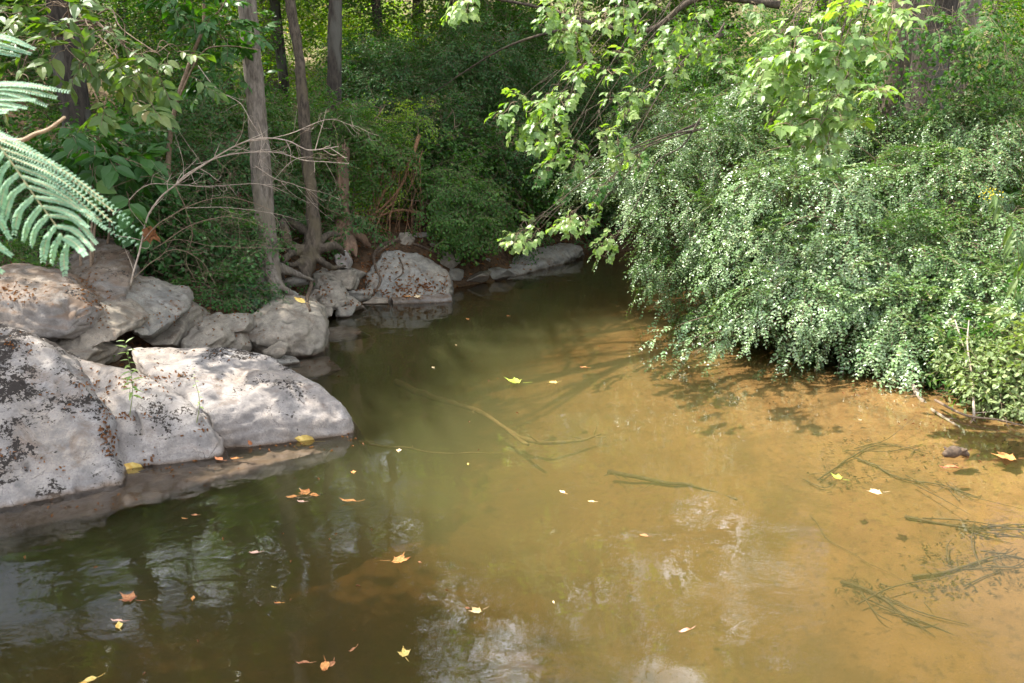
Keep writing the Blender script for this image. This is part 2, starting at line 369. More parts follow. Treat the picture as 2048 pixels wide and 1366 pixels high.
def rock(name, label, hulls, mat, voxel=0.022, amp=0.05, ledge=0.02, cracks=(), pits=0.0, seed=0, relaxn=1, parent=None, cat='rock', group='limestone rocks along the left bank'):
    bm = bmesh.new()
    for pts in hulls:
        vs = [bm.verts.new([float(c) for c in p]) for p in pts]
        r = bmesh.ops.convex_hull(bm, input=vs)
        dead = [g for g in set(r['geom_interior'])|set(r['geom_unused']) if isinstance(g, bmesh.types.BMVert)]
        if dead: bmesh.ops.delete(bm, geom=dead, context='VERTS')
    me = bpy.data.meshes.new(name); bm.to_mesh(me); bm.free()
    me = remesh(me, voxel); me.name = name; relax(me, relaxn if voxel > .019 else 1)
    n = len(me.vertices); co = np.empty(n*3, np.float32); me.vertices.foreach_get('co', co); co = co.reshape(-1, 3).astype(float)
    rr_ = np.random.default_rng(100+seed); cen = co.mean(0)
    for _ in range(9 if amp > .031 else 5):      # flat broken faces
        v = rr_.normal(size=3); v /= np.linalg.norm(v); dt = (co-cen)@v; lim = dt.max()*(rr_.uniform(.82, .94) if amp > .031 else rr_.uniform(.93, .98)); co -= v*np.minimum(np.maximum(dt-lim, 0)*.92, .045)[:, None]
    me.vertices.foreach_set('co', co.astype(np.float32).ravel()); me.update()
    def nrm():
        a = np.empty(n*3, np.float32); me.vertices.foreach_get('normal', a); return a.reshape(-1, 3).astype(float)
    nn = nrm()
    co += nn*(amp*(.6 if amp > .031 else 1)*fbm(co*1.6+seed*5.1, 3))[:, None]
    # facets: creased billows
    b = 1-np.abs(fbm(co*3.1+seed*3.3+20, 3)); co += nn*(amp*(.75 if amp > .031 else .4)*(b-0.7))[:, None]
    c4 = np.abs(fbm(co*5.5+seed*1.9+40, 3)); co += nn*(0.012*(0.35-np.minimum(c4, .6)))[:, None]
    # bedding ledges along a tilted axis
    if ledge:
        s = (co@np.array([0.18, -0.25, 0.95]))*9+1.1*fbm(co*1.3+seed, 2); fr = s-np.floor(s)
        co += nn*(ledge*(sstep(0.0, 0.75, fr)-sstep(0.82, 1.0, fr)))[:, None]*(np.clip(1-np.abs(nn[:, 2])*0.7, 0.15, 1))[:, None]
    co += nn*((.013 if amp > .031 else .006)*fbm(co*12+seed, 4))[:, None]
    if pits:
        q = fbm(co*16+seed*2, 2); co -= nn*(pits*sstep(0.35, 0.75, q)*np.clip(nn[:, 2], 0.1, 1))[:, None]
    for line, wid, dep in cracks:      # line of 3D points
        L = smooth_path(line); L = L+np.stack([0.035*pnoise(L*5+k*9) for k in range(3)], 1)
        dd = np.full(n, 9.0)
        for i in range(len(L)-1):
            dv = L[i+1]-L[i]; t = np.clip(((co-L[i])@dv)/(dv@dv+1e-9), 0, 1); dd = np.minimum(dd, np.linalg.norm(co-(L[i]+t[:, None]*dv), axis=1))
        co -= nn*(dep*1.4*np.exp(-(dd/(wid*1.25))**2))[:, None]
    me.vertices.foreach_set('co', co.astype(np.float32).ravel()); me.update()
    me.polygons.foreach_set('use_smooth', np.ones(len(me.polygons), bool))
    o = link(name, me, mat, parent); 
    if parent is None: tag(o, label, cat, group)
    reg(o); return o
def back(pts, d, k=1.0):     # the unseen rear of a rock: its outline moved back and down
    c = np.mean(pts, axis=0); return [c+(p-c)*k+np.array(d) for p in pts]
def under(pts, z=-0.5, out=0.25):
    c = np.mean(pts, axis=0); r = []
    for p in pts:
        q = np.array(p); v = q[:2]-c[:2]; q = q.copy(); q[:2] += v/(np.linalg.norm(v)+1e-6)*out; q[2] = z; r.append(q)
    return r
w0 = lambda px, py: Zp(px, py, 0.0)

reg(ground)
# front left boulder
f = [w0(120, 990), w0(243, 968), w0(60, 996), w0(-20, 1012), w0(-300, 1075), Zp(222, 885, .22), Zp(203, 828, .42), Zp(165, 768, .62), Zp(125, 712, .80), Zp(60, 674, .93), Zp(0, 648, 1.0), Zp(-250, 640, 1.05), Zp(90, 850, .42), Zp(-200, 830, .6)]
rock('boulder', 'big pale boulder at the left edge, its upper slope crusted with black lichen', [f+under(f[:5], -.9, .35)+back(f[7:12], (.0, .9, -.5))], M_rkB, .02, .035, .012,
     cracks=[([Zp(60, 1000, 0), Zp(57, 960, .1), Zp(40, 900, .3)], .012, .04), ([Zp(152, 985, 0), Zp(150, 950, .12)], .01, .03)], pits=.02, seed=1)
# middle slab
f = [w0(250, 938), w0(300, 928), w0(350, 922), w0(428, 916), Zp(432, 880, .14), Zp(402, 832, .33), Zp(332, 768, .50), Zp(255, 738, .60), Zp(195, 724, .68), Zp(140, 716, .72), Zp(160, 780, .52), Zp(215, 860, .22), Zp(300, 850, .27)]
rock('boulder', 'middle grey slab split by thin cracks with rusty leaves caught in the fissure beside it', [f+under([f[0], f[1], f[2], f[3], f[11]], -.8, .3)+back(f[5:10], (.0, .8, -.5))], M_rkA, .02, .03, .014,
     cracks=[([w0(302, 930), Zp(285, 885, .15), Zp(262, 830, .35)], .018, .06), ([Zp(395, 880, .14), Zp(375, 820, .33), Zp(320, 760, .52)], .014, .04), ([Zp(420, 880, .14), Zp(398, 835, .33)], .012, .03)], pits=.015, seed=2)
# right slab with the pale nose
f = [w0(430, 889), w0(505, 884), w0(600, 878), w0(698, 869), Zp(699, 845, .10), Zp(682, 803, .26), Zp(640, 770, .38), Zp(574, 737, .47), Zp(545, 712, .54), Zp(452, 694, .60), Zp(330, 690, .64), Zp(262, 696, .64), Zp(405, 815, .36), Zp(430, 850, .22), Zp(560, 790, .32), Zp(300, 745, .55)]
rock('boulder', 'largest pale slab with a rounded nose jutting into the water, sunlit on its flank', [f+under([f[0], f[1], f[2], f[3]], -.7, .3)+[Zp(690, 858, -.2)+np.array([.1, .3, -.2])]+back(f[7:12], (.05, .55, -.6))], M_rkA, .02, .03, .012,
     cracks=[([w0(500, 884), Zp(505, 850, .12), Zp(520, 818, .25), Zp(535, 800, .3)], .014, .05), ([w0(430, 889), Zp(415, 850, .22), Zp(400, 820, .33)], .018, .04)], pits=.014, seed=3)
# submerged shelf at their foot
f = [Zp(-100, 1060, -.05), Zp(180, 1030, -.06), Zp(350, 975, -.06), Zp(520, 915, -.05), Zp(690, 885, -.04), Zp(700, 870, -.02), Zp(430, 900, -.01), Zp(240, 950, -.01), Zp(0, 1000, -.01)]
rock('rock_shelf', 'brown ledge of rock just under the water along the foot of the pale boulders', [f+back(f, (0, .3, -.7), .95)], M_rkC, .025, .045, .03, seed=4, cat='rock ledge', group=None)

# rounded stained boulder
f = [D(-80, 535, 7.6), D(0, 533, 7.7), D(55, 528, 8.0), D(95, 540, 7.9), D(140, 557, 7.75), D(178, 592, 7.5), D(190, 620, 7.35), D(182, 650, 7.2), D(140, 673, 7.1), D(70, 680, 7.05), D(20, 690, 7.1), D(-80, 690, 7.1), D(90, 600, 7.1), D(0, 600, 7.15)]
rock('boulder', 'rounded brown-stained boulder behind the left edge one, dark crevice along its underside', [f+back(f, (-.1, 1.0, -.25), .9)], M_rkC, .022, .045, .018, pits=.015, seed=5)
f = [D(60, 640, 7.5), D(70, 690, 7.3), D(150, 712, 7.1), D(175, 705, 7.15), D(200, 680, 7.3), D(246, 668, 7.35), D(240, 640, 7.5), D(185, 660, 7.35), D(190, 690, 7.15), D(140, 715, 7.1)]
rock('ledge_rock', 'fluted grey ledge curving over the small dark cave mouth', [[D(40, 655, 7.4), D(60, 730, 7.2), D(140, 760, 7.1), D(180, 700, 7.15), D(150, 668, 7.3)]+back([D(40, 655, 7.4), D(60, 705, 7.2), D(140, 725, 7.1), D(180, 700, 7.15)], (0, .8, -.2)),
      [D(150, 650, 7.35), D(170, 700, 7.15), D(200, 684, 7.25), D(246, 668, 7.35), D(250, 660, 7.5), D(235, 620, 7.7), D(180, 610, 7.6)]+back([D(150, 650, 7.35), D(246, 668, 7.35), D(235, 620, 7.7)], (0, .8, .0))], M_rkE, .018, .035, .045, seed=6, relaxn=1)
# upper slab
f = [D(95, 530, 8.9), D(150, 492, 9.1), D(190, 474, 9.3), D(212, 478, 9.3), D(245, 495, 9.1), D(264, 508, 9.0), D(268, 530, 8.8), D(258, 560, 8.4), D(248, 600, 8.0), D(235, 640, 7.7), D(195, 650, 7.6), D(180, 600, 7.8), D(140, 560, 8.2)]
rock('boulder', 'smooth grey slab leaning up to a rounded top below the feathery leaf', [f+back(f, (-.3, .9, -.4), .95)], M_rkC, .022, .04, .02, pits=.01, seed=7)
# angled shelf slab with a pointed right end
f = [D(250, 560, 8.6), D(268, 543, 8.8), D(305, 556, 8.9), D(345, 571, 8.9), D(352, 582, 8.85), D(386, 582, 8.8), D(390, 594, 8.7), D(378, 612, 8.45), D(345, 640, 8.15), D(320, 660, 7.95), D(300, 674, 7.8), D(262, 672, 7.7), D(245, 640, 7.8), D(240, 600, 8.1)]
rock('boulder', 'angular grey slab with a pointed right tip overhanging the rocks beneath it', [f+back(f, (-.15, .35, -.16), .85)], M_rkD, .018, .035, .02, cracks=[([D(262, 640, 7.8), D(268, 600, 8.1), D(262, 560, 8.5)], .03, .06)], pits=.012, seed=8, relaxn=1)
# shaded slab beneath it
f = [D(262, 660, 8.4), D(300, 690, 8.1), D(340, 693, 8.1), D(362, 660, 8.35), D(386, 610, 8.8), D(370, 600, 9.0), D(300, 640, 8.7)]
rock('slab_rock', 'sloping greenish-grey slab in the shade under the pointed overhanging slab', [f+back(f, (0, .7, -.3))], M_rkE, .02, .03, .015, seed=9)
f = [D(350, 694, 8.2), D(385, 650, 8.6), D(440, 640, 8.6), D(452, 655, 8.5), D(450, 672, 8.35), D(430, 692, 8.2), D(390, 698, 8.15), D(405, 640, 8.8)]
rock('slab_rock', 'broken buff rock with a diagonal crack, next to the shaded sloping slab', [f+back(f, (0, .6, -.3))], M_rkE, .018, .035, .02, cracks=[([D(385, 650, 8.6), D(405, 668, 8.45), D(425, 685, 8.3)], .014, .05)], seed=10)
f = [D(420, 640, 8.9), D(452, 628, 9.0), D(495, 628, 9.0), D(500, 645, 8.85), D(490, 662, 8.75), D(455, 668, 8.7), D(440, 655, 8.7)]
rock('slab_rock', 'small blocky rock wedged between the cracked buff rock and the round boulder', [f+back(f, (-.1, .6, -.2))], M_rkE, .018, .03, .02, seed=11)
f = [D(455, 672, 8.75), D(462, 662, 8.8), D(482, 664, 8.8), D(487, 690, 8.65), D(480, 700, 8.6), D(458, 698, 8.6)]
rock('small_stone', 'small pinkish stone tucked in the gap left of the round waterside boulder', [f+back(f, (0, .3, -.1))], M_rkE, .014, .02, .0, seed=12)
# round waterside boulder
f = [D(480, 668, 9.0), D(487, 640, 9.15), D(520, 612, 9.6), D(560, 590, 9.95), D(610, 592, 10.0), D(640, 615, 9.75), D(645, 650, 9.4), D(640, 690, 9.15), D(620, 706, 9.0), D(560, 704, 8.9), D(510, 690, 8.85), D(560, 640, 9.0), D(600, 660, 8.95)]
rock('boulder', 'round-faced boulder at the waterline below the two living trunks, top flecked with lichen', [f+back(f, (-.1, .9, -.2), .95)+[D(640, 700, 9.3)+np.array([0, .3, -.5]), D(520, 700, 9.0)+np.array([0, .4, -.5])]], M_rkE, .02, .06, .006, pits=.02, seed=13)
f = [D(470, 590, 10.2), D(500, 565, 10.4), D(560, 572, 10.5), D(600, 590, 10.3), D(560, 620, 10.0), D(490, 630, 9.8)]
rock('boulder', 'mossy-shouldered rock carrying the foot of the thick straight trunk', [f+back(f, (-.1, .9, -.4))+[p+np.array([0, 0, -.5]) for p in f]], M_rkD, .022, .04, .02, seed=14)
# flat stones at the waterline
f = [D(500, 712, 8.6), D(545, 705, 8.9), D(590, 712, 8.9), D(600, 722, 8.75), D(560, 726, 8.6)]
rock('small_stone', 'low flat stone barely above the water below the round-faced boulder', [f+back(f, (0, .2, -.3))], M_rkD, .015, .015, .0, seed=15)
# jagged light rocks beneath the leaning tree
f = [D(622, 600, 11.2), D(640, 560, 11.5), D(632, 535, 11.8), D(655, 548, 11.6), D(672, 560, 11.5), D(685, 580, 11.3), D(695, 605, 11.1), D(680, 618, 11.0), D(640, 616, 11.0), D(660, 580, 11.15)]
rock('slab_rock', 'jagged pale rock standing upright under the slim leaning tree', [f+back(f, (-.1, .6, -.1))], M_rkE, .018, .045, .03, cracks=[([D(650, 560, 11.5), D(655, 590, 11.2)], .02, .06)], seed=16, relaxn=1)
f = [D(668, 618, 11.2), D(680, 585, 11.5), D(700, 590, 11.5), D(722, 610, 11.4), D(700, 618, 11.2)]
rock('small_stone', 'low triangular stone right of the jagged upright rock', [f+back(f, (0, .5, -.2))], M_rkE, .016, .025, .01, seed=17)
f = [D(668, 510, 12.0), D(690, 500, 12.1), D(698, 520, 12.0), D(695, 538, 11.9), D(672, 535, 11.9)]
rock('small_stone', 'knobbly white-topped stone held among the roots of the slim tree', [f+back(f, (0, .3, -.1))], M_rkA, .014, .03, .02, seed=18)
f = [D(655, 545, 11.95), D(700, 540, 11.9), D(705, 560, 11.9), D(700, 580, 11.8), D(680, 570, 11.8)]
rock('small_stone', 'small angular stone just under the white-topped one', [f+back(f, (0, .4, -.1))], M_rkE, .014, .02, .02, seed=19)
f = [D(722, 606, 11.9), D(745, 592, 12.1), D(775, 596, 12.1), D(778, 606, 11.9)]
rock('small_stone', 'flat pale stone at the waterline in front of the big sloping rock', [f+back(f, (0, .3, -.3))], M_rkE, .015, .015, .0, seed=20)
# big sloping rock
f = [D(718, 560, 12.3), D(722, 545, 12.4), D(770, 500, 12.9), D(790, 492, 13.0), D(830, 505, 13.0), D(870, 522, 12.9), D(895, 540, 12.7), D(900, 560, 12.5), D(902, 590, 12.3), D(860, 600, 12.1), D(780, 597, 12.1), D(730, 592, 12.1), D(840, 540, 12.45)]
rock('boulder', 'broad smooth wedge-shaped rock with rusty leaves on its waterside foot', [f+back(f, (.05, 1.0, -.4), .95)+[D(900, 595, 12.4)+np.array([0, .2, -.5]), D(760, 600, 12.2)+np.array([0, .2, -.5])]], M_rkD, .022, .035, .012, cracks=[([D(745, 572, 12.3), D(768, 585, 12.2), D(772, 595, 12.1)], .015, .04)], seed=21)
f = [D(780, 600, 11.9), D(905, 593, 12.1), D(900, 585, 12.3), D(780, 592, 12.2)]
rock('rock_shelf', 'dark wet ledge strewn with fallen leaves at the foot of the wedge-shaped rock', [f+[p+np.array([0, 0, -.3]) for p in f]], M_rkC, .02, .03, .0, seed=22, cat='rock ledge', group=None)
for k, (px, py, y, s, lab) in enumerate([(815, 480, 13.6, .17, 'small round stone lodged above the wedge-shaped rock'), (840, 478, 14.0, .2, 'grey stone half hidden under the drooping leafy branch'),
        (898, 520, 13.6, .22, 'squat stone at the right shoulder of the wedge-shaped rock'), (905, 548, 13.4, .16, 'dark little stone at the water beside the wedge-shaped rock'),
        (862, 498, 13.8, .18, 'brown stone wedged on the bank above the right shoulder of the wedge rock'), (735, 500, 13.3, .15, 'stone under the hanging roots left of the wedge-shaped rock'),
        (930, 545, 13.9, .2, 'shadowed stone at the mouth of the dark hollow')]):
    c = D(px, py, y); pts = [c+np.array([random.uniform(-1, 1)*s*1.3, random.uniform(-1, 1)*s, random.uniform(-.75, .75)*s]) for _ in range(14)]
    rock('small_stone', lab, [pts], M_rkD if k % 2 else M_rkE, .02, .03, .01, seed=30+k)
for k, (px, py, y, s, lab) in enumerate([(655, 628, 10.9, .16, 'broken chunk at the waterline under the jagged upright rock'), (690, 622, 11.1, .12, 'small wedge of stone in the water below the triangular stone'), (640, 590, 10.9, .15, 'angular block between the round-faced boulder and the jagged upright rock'),
        (720, 585, 12.0, .2, 'squarish stone in the gap left of the wedge-shaped rock'), (712, 555, 12.4, .2, 'tilted stone under the dead roots of the stump'), (590, 560, 11.2, .2, 'earthy stone beneath the roots of the slim leaning tree'),
        (960, 555, 13.6, .22, 'dark chunk beside the long low shaded rock'), (1000, 545, 14.0, .25, 'angular stone overlapping the near end of the long low shaded rock'), (445, 700, 8.6, .12, 'pebble-like stone behind the top edge of the largest slab'), (410, 640, 9.0, .16, 'broken block on the ledge above the cracked buff rock'),
        (545, 700, 8.75, .13, 'little stone awash under the round-faced boulder'), (945, 520, 14.2, .25, 'bank stone deep in shade above the dark chunk')]):
    c = D(px, py, y); pts = [c+np.array([random.uniform(-1, 1)*s*1.4, random.uniform(-1, 1)*s, random.uniform(-.8, .7)*s]) for _ in range(9)]
    rock('small_stone', lab, [pts], M_rkD if k % 2 else M_rkE, .016, .025, .01, seed=60+k, relaxn=0)
f = [D(985, 535, 14.6), D(1060, 500, 15.6), D(1120, 488, 16.3), D(1160, 492, 16.4), D(1166, 504, 16.3), D(1120, 516, 15.7), D(1040, 545, 14.4), D(985, 555, 14.1)]
rock('boulder', 'long low rock in deep shade where the creek bends away', [f+back(f, (.1, .8, -.3))+[p+np.array([0, 0, -.3]) for p in f[5:]]], M_rkD, .03, .05, .02, seed=41)
f = [D(1380, 512, 17.5), D(1440, 500, 17.6), D(1520, 498, 17.8), D(1530, 518, 17.5), D(1450, 528, 17.2)]
rock('boulder', 'flat reddish rock across the water, glimpsed under the overhanging shrub', [f+back(f, (0, .8, -.4))], M_rkE, .04, .05, .02, seed=42, group=None)
# stones under water
for k, (px, py, z, s, lab) in enumerate([(590, 690, -.15, .25, 'sunken stone beside the round waterside boulder'), (690, 665, -.1, .3, 'sunken slab below the triangular stone'), (600, 740, -.12, .35, 'flat sunken stone behind the nose of the pale slab'),
        (1430, 1130, -.35, .15, 'pale round stone on the creek bed in mid stream')][:3]):
    c = Zp(px, py, z); pts = [c+np.array([random.uniform(-1, 1)*s*1.6, random.uniform(-1, 1)*s, random.uniform(-.35, .25)*s]) for _ in range(14)]
    rock('sunken_stone', lab, [pts], M_rkC, .025, .03, .01, seed=50+k, group=None)
print('rocks done')
# ------------------------------------------------------------------ leaves, sprays and crowns
def L_ovate(w=0.30, fold=0.10, curl=0.10, fine=True):
    if fine:
        t = [0.22, 0.5, 0.78]; ww = [w*0.85, w, w*0.55]
        V = [(0, 0, 0)]
        for a, b in zip(t, ww): V += [(-b, a, fold*b*2-curl*a*a), (0, a, -curl*a*a), (b, a, fold*b*2-curl*a*a)]
        V.append((0, 1, -curl)); T = [(0, 2, 1), (0, 3, 2)]
        for k in (1, 4): T += [(k, k+1, k+4), (k, k+4, k+3), (k+1, k+2, k+5), (k+1, k+5, k+4)]
        T += [(7, 8, 10), (8, 9, 10)]
    else:
        V = [(0, 0, 0), (-w, 0.45, fold*w), (0, 1, -curl), (w, 0.45, fold*w), (0, 0.45, -curl*0.2)]; T = [(0, 4, 1), (1, 4, 2), (0, 3, 4), (4, 3, 2)]
    return np.array(V, float), np.array(T)
def L_simple(w=0.3, fold=0.25):
    return np.array([(0, 0, 0), (-w, 0.42, fold*w), (0, 1, -0.06), (w, 0.42, fold*w)], float), np.array([(0, 2, 1), (0, 3, 2)])
def L_lobed(lobes=5, deep=0.45, curl=0.12):
    pts = []; span = 2.35
    for i in range(lobes):
        a = -span+2*span*i/(lobes-1); r = 1.0 if i == lobes//2 else (0.88 if abs(i-lobes//2) == 1 else 0.6)
        for da, rr in ((-0.17, 0.70), (-0.08, 0.72), (0, 1.0), (0.08, 0.72), (0.17, 0.70)): pts.append((a+da*1.3, r*rr))
        if i < lobes-1: pts.append((a+span/(lobes-1), deep))
    c = (0, 0.36, 0.0); V = [c]
    for a, r in pts: V.append((math.sin(a)*r*0.55, 0.36+math.cos(a)*r*0.62, -curl*r*r+0.03*math.sin(a*7)))
    T = [(0, i+1, i) for i in range(1, len(V)-1)]; T.append((0, 1, len(V)-1))
    V = [(x, y, z) for x, y, z in V]
    return np.array(V, float), np.array(T)
def nz3(v): v = np.asarray(v, float); return v/(np.linalg.norm(v)+1e-9)
def basis(d, up):
    d = nz3(d); x = np.cross(d, up); x = nz3(x) if np.linalg.norm(x) > 1e-4 else np.array([1., 0, 0]); z = np.cross(x, d); return np.stack([x, d, z], 1)
class Tpl:
    def __init__(s): s.V, s.T, s.m, s.r, s.o = [], [], [], [], 0
    def add(s, V, T, mat, r): s.V.append(V); s.T.append(T+s.o); s.m.append(np.full(len(T), mat)); s.r.append(np.full(len(V), r)); s.o += len(V)
    def leaf(s, L, pos, d, up, size): s.add((L[0]*size)@basis(d, up).T+np.array(pos), L[1], 0, random.random())
    def stick(s, path, rad, sides=3): V, T = tube(path, rad, sides, n=max(len(path), 2)+3); s.add(V, T, 1, 0.5)
    def done(s): s.V = np.concatenate(s.V); s.T = np.concatenate(s.T); s.m = np.concatenate(s.m); s.r = np.concatenate(s.r); return s
J = lambda s: np.array([random.gauss(0, s), random.gauss(0, s), random.gauss(0, s)])
def arc(L, droop, n=8, side=0.0):
    return [np.array([side*L*(t**2), L*t, -droop*L*t*t+0.02*math.sin(t*9)]) for t in np.linspace(0, 1, n)]
def T_pairs(L=0.42, n=11, size=0.054, w=0.34, droop=0.35, fine=False, sub=2, tw=0.0022):
    """arching twig with small leaves in pairs and short side twigs (privet)"""
    t = Tpl(); P = arc(L, droop, 8, random.uniform(-.15, .15)); t.stick(P, [tw, tw*0.5]+[tw*0.5]*6); Q = smooth_path(P, 60); Lf = L_ovate(w, 0.2, 0.1) if fine else L_simple(w, 0.3)
    def run(Q, n, sz):
        for i in range(n):
            f = (i+0.6)/n; k = min(int(f*(len(Q)-1)), len(Q)-2); d = nz3(Q[k+1]-Q[k]); sd = nz3(np.cross(d, (0, 0, 1)))
            for s in (-1, 1):
                if random.random() < 0.1: continue
                t.leaf(Lf, Q[k], sd*s*1.0+d*random.uniform(.35, .9)+J(.18), np.array([0, 0, 1])+J(.28), sz*random.uniform(.7, 1.15)*(1-0.35*f))
        t.leaf(Lf, Q[-1], Q[-1]-Q[-2], np.array([0, 0, 1.])+J(.2), sz*.7)
    run(Q, n, size)
    for s in range(sub):
        k = random.randint(8, 40); d = nz3(Q[k+1]-Q[k]); sd = nz3(np.cross(d, (0, 0, 1)))*random.choice((-1, 1)); l2 = L*random.uniform(.3, .5)
        P2 = [Q[k]+(sd*.7+d*.8)*l2*a+np.array([0, 0, -.25*l2*a*a]) for a in np.linspace(0, 1, 4)]; t.stick(P2, [tw*.6]*4); run(smooth_path(P2, 24), max(4, int(n*.45)), size*.9)
    return t.done()
def T_alt(L=0.6, n=12, size=0.09, w=0.3, droop=0.25, leaf=None, hang=0.25, sub=3, tw=0.003):
    """flat layered spray, leaves alternate (beech, elm, maple)"""
    t = Tpl(); P = arc(L, droop, 7, random.uniform(-.2, .2)); t.stick(P, [tw, tw*.7]+[tw*.4]*5); Q = smooth_path(P, 50); Lf = leaf or L_ovate(w, .12, .15)
    def run(Q, n, sz):
        for i in range(n):
            f = (i+.5)/n; k = min(int(f*(len(Q)-1)), len(Q)-2); d = nz3(Q[k+1]-Q[k]); sd = nz3(np.cross(d, (0, 0, 1)))*(1 if i % 2 else -1)
            dr = sd*.9+d*random.uniform(.3, .8)+np.array([0, 0, -hang])+J(.15); pt = nz3(dr)*sz*.25
            t.leaf(Lf, Q[k]+pt, dr, np.array([0, 0, 1])+J(.22)+d*random.uniform(-.1, .4), sz*random.uniform(.65, 1.15))
        t.leaf(Lf, Q[-1], Q[-1]-Q[-2]+np.array([0, 0, -.05]), np.array([0, 0, 1.])+J(.2), sz*.9)
    run(Q, n, size)
    for s in range(sub):
        k = random.randint(6, 36); d = nz3(Q[k+1]-Q[k]); sd = nz3(np.cross(d, (0, 0, 1)))*(1 if s % 2 else -1); l2 = L*random.uniform(.35, .6)
        P2 = [Q[k]+(sd*.75+d*.7)*l2*a+np.array([0, 0, -.2*l2*a*a]) for a in np.linspace(0, 1, 4)]; t.stick(P2, [tw*.5]*4); run(smooth_path(P2, 24), max(3, int(n*.55)), size*.92)
    return t.done()
def T_whorl(size=0.16, n=7, w=0.26, L=0.35, droop=.2):
    t = Tpl(); P = arc(L, droop, 5); t.stick(P, [.004, .003, .003, .0025, .002], 4); Q = smooth_path(P, 30); Lf = L_ovate(w, .12, .22)
    for i in range(n):
        a = i*2.4; f = .35+.65*(i/n); k = min(int(f*28), 28); d = nz3(Q[k+1]-Q[k])
        dr = np.array([math.cos(a), .35+.5*f, -.25+.15*math.sin(a)])+J(.12); t.leaf(Lf, Q[k], dr, np.array([0, 0, 1])+J(.25), size*random.uniform(.6, 1.1))
    return t.done()
def T_compound(size=0.085, n=4, L=.27, droop=.15):
    """box elder: opposite stalks each with three to five drooping toothed leaflets"""
    t = Tpl(); P = arc(L, droop, 6); t.stick(P, [.0035, .003, .0025, .002, .002, .0015], 4); Q = smooth_path(P, 30); Lf = L_tooth()
    for i in range(n):
        k = min(int((i+.7)/n*28), 28); d = nz3(Q[k+1]-Q[k]); sd = nz3(np.cross(d, (0, 0, 1)))
        for s in (-1, 1):
            q = Q[k]; st = nz3(sd*s+d*.5+np.array([0, 0, -.15])+J(.2)); e = q+st*size*.9; t.stick([q, (q+e)/2+[0, 0, .004], e], [.0012]*3, 3)
            side = nz3(np.cross(st, (0, 0, 1)))
            for dr, sc, pp in ((st+np.array([0, 0, -.38]), 1.0, e), (side+st*.4+np.array([0, 0, -.3]), .82, q+(e-q)*.8), (-side+st*.4+np.array([0, 0, -.3]), .82, q+(e-q)*.8)):
                t.leaf(Lf, pp, dr+J(.12), np.array([0, -.25, 1])+st*.25+J(.22), size*sc*random.uniform(.8, 1.1))
    return t.done()
def L_tooth(w=.42):
    t = [0.12, .3, .42, .58, .7]; ww = [w*.65, w*1.05, w*.75, w*.8, w*.35]; V = [(0, 0, 0)]
    for a, b in zip(t, ww): V += [(-b, a, .12*b-.16*a*a), (0, a, -.16*a*a-.02), (b, a, .12*b-.16*a*a)]
    V.append((0, 1, -.2)); T = [(0, 2, 1), (0, 3, 2)]
    for k in (1, 4, 7, 10): T += [(k, k+1, k+4), (k, k+4, k+3), (k+1, k+2, k+5), (k+1, k+5, k+4)]
    T += [(13, 14, 16), (14, 15, 16)]; return np.array(V, float), np.array(T)
def T_canopy(size=.12, n=22, spread=.45):
    t = Tpl(); Lf = L_simple(.34, .2)
    for i in range(n):
        p = J(spread*.5)*np.array([1, 1, .35]); t.leaf(Lf, p, J(1)*np.array([1, 1, .4])+1e-3, np.array([0, 0, 1])+J(.35), size*random.uniform(.7, 1.2))
    for k in range(4): q = J(spread*.55)*np.array([1, 1, .4]); t.stick([np.zeros(3), q*.5+J(.03), q], [.006, .004, .002], 3)
    return t.done()
def variants(f, count=5, **k): return [f(**k) for _ in range(count)]

def scatter(name, tpls, pos, dirs, ups, scale, mats, parent=None, jit=.0):
    """one foliage mesh out of many placed sprays"""
    pos = np.asarray(pos, float); n = len(pos)
    d = dirs/np.linalg.norm(dirs, axis=1)[:, None]; x = np.cross(d, ups); x /= np.linalg.norm(x, axis=1)[:, None]+1e-9; z = np.cross(x, d)
    B = np.stack([x, d, z], 2)*np.asarray(scale)[:, None, None]; ti = rng.integers(0, len(tpls), n); Vs, Ts, Ms, Rs, o = [], [], [], [], 0
    for k, t in enumerate(tpls):
        sel = np.where(ti == k)[0]
        if not len(sel): continue
        V = np.einsum('nij,vj->nvi', B[sel], t.V)+pos[sel][:, None]; nv = len(t.V)
        Vs.append(V.reshape(-1, 3)); Ts.append((t.T[None]+(np.arange(len(sel))*nv)[:, None, None]).reshape(-1, 3)+o); Ms.append(np.tile(t.m, len(sel)))
        base = rng.random(len(sel))*0.5; Rs.append(((t.r[None]*.5+base[:, None])).ravel()); o += nv*len(sel)
    me = np_mesh(name, np.concatenate(Vs), np.concatenate(Ts), np.concatenate(Ms), np.concatenate(Rs)); return link(name, me, mats, parent)
NLEAF = [0]
def E(px, py, y, rx, ry, rd, w=1.0):     # ellipsoid given by its place and half-size in the photo, half-depth in metres
    k = ppm(y); return (D(px, py, y), np.array([rx/k, rd, ry/k]), w)
def Ew(x, y, z, rx, ry, rz, w=1.0): return (np.array([x, y, z], float), np.array([rx, ry, rz], float), w)
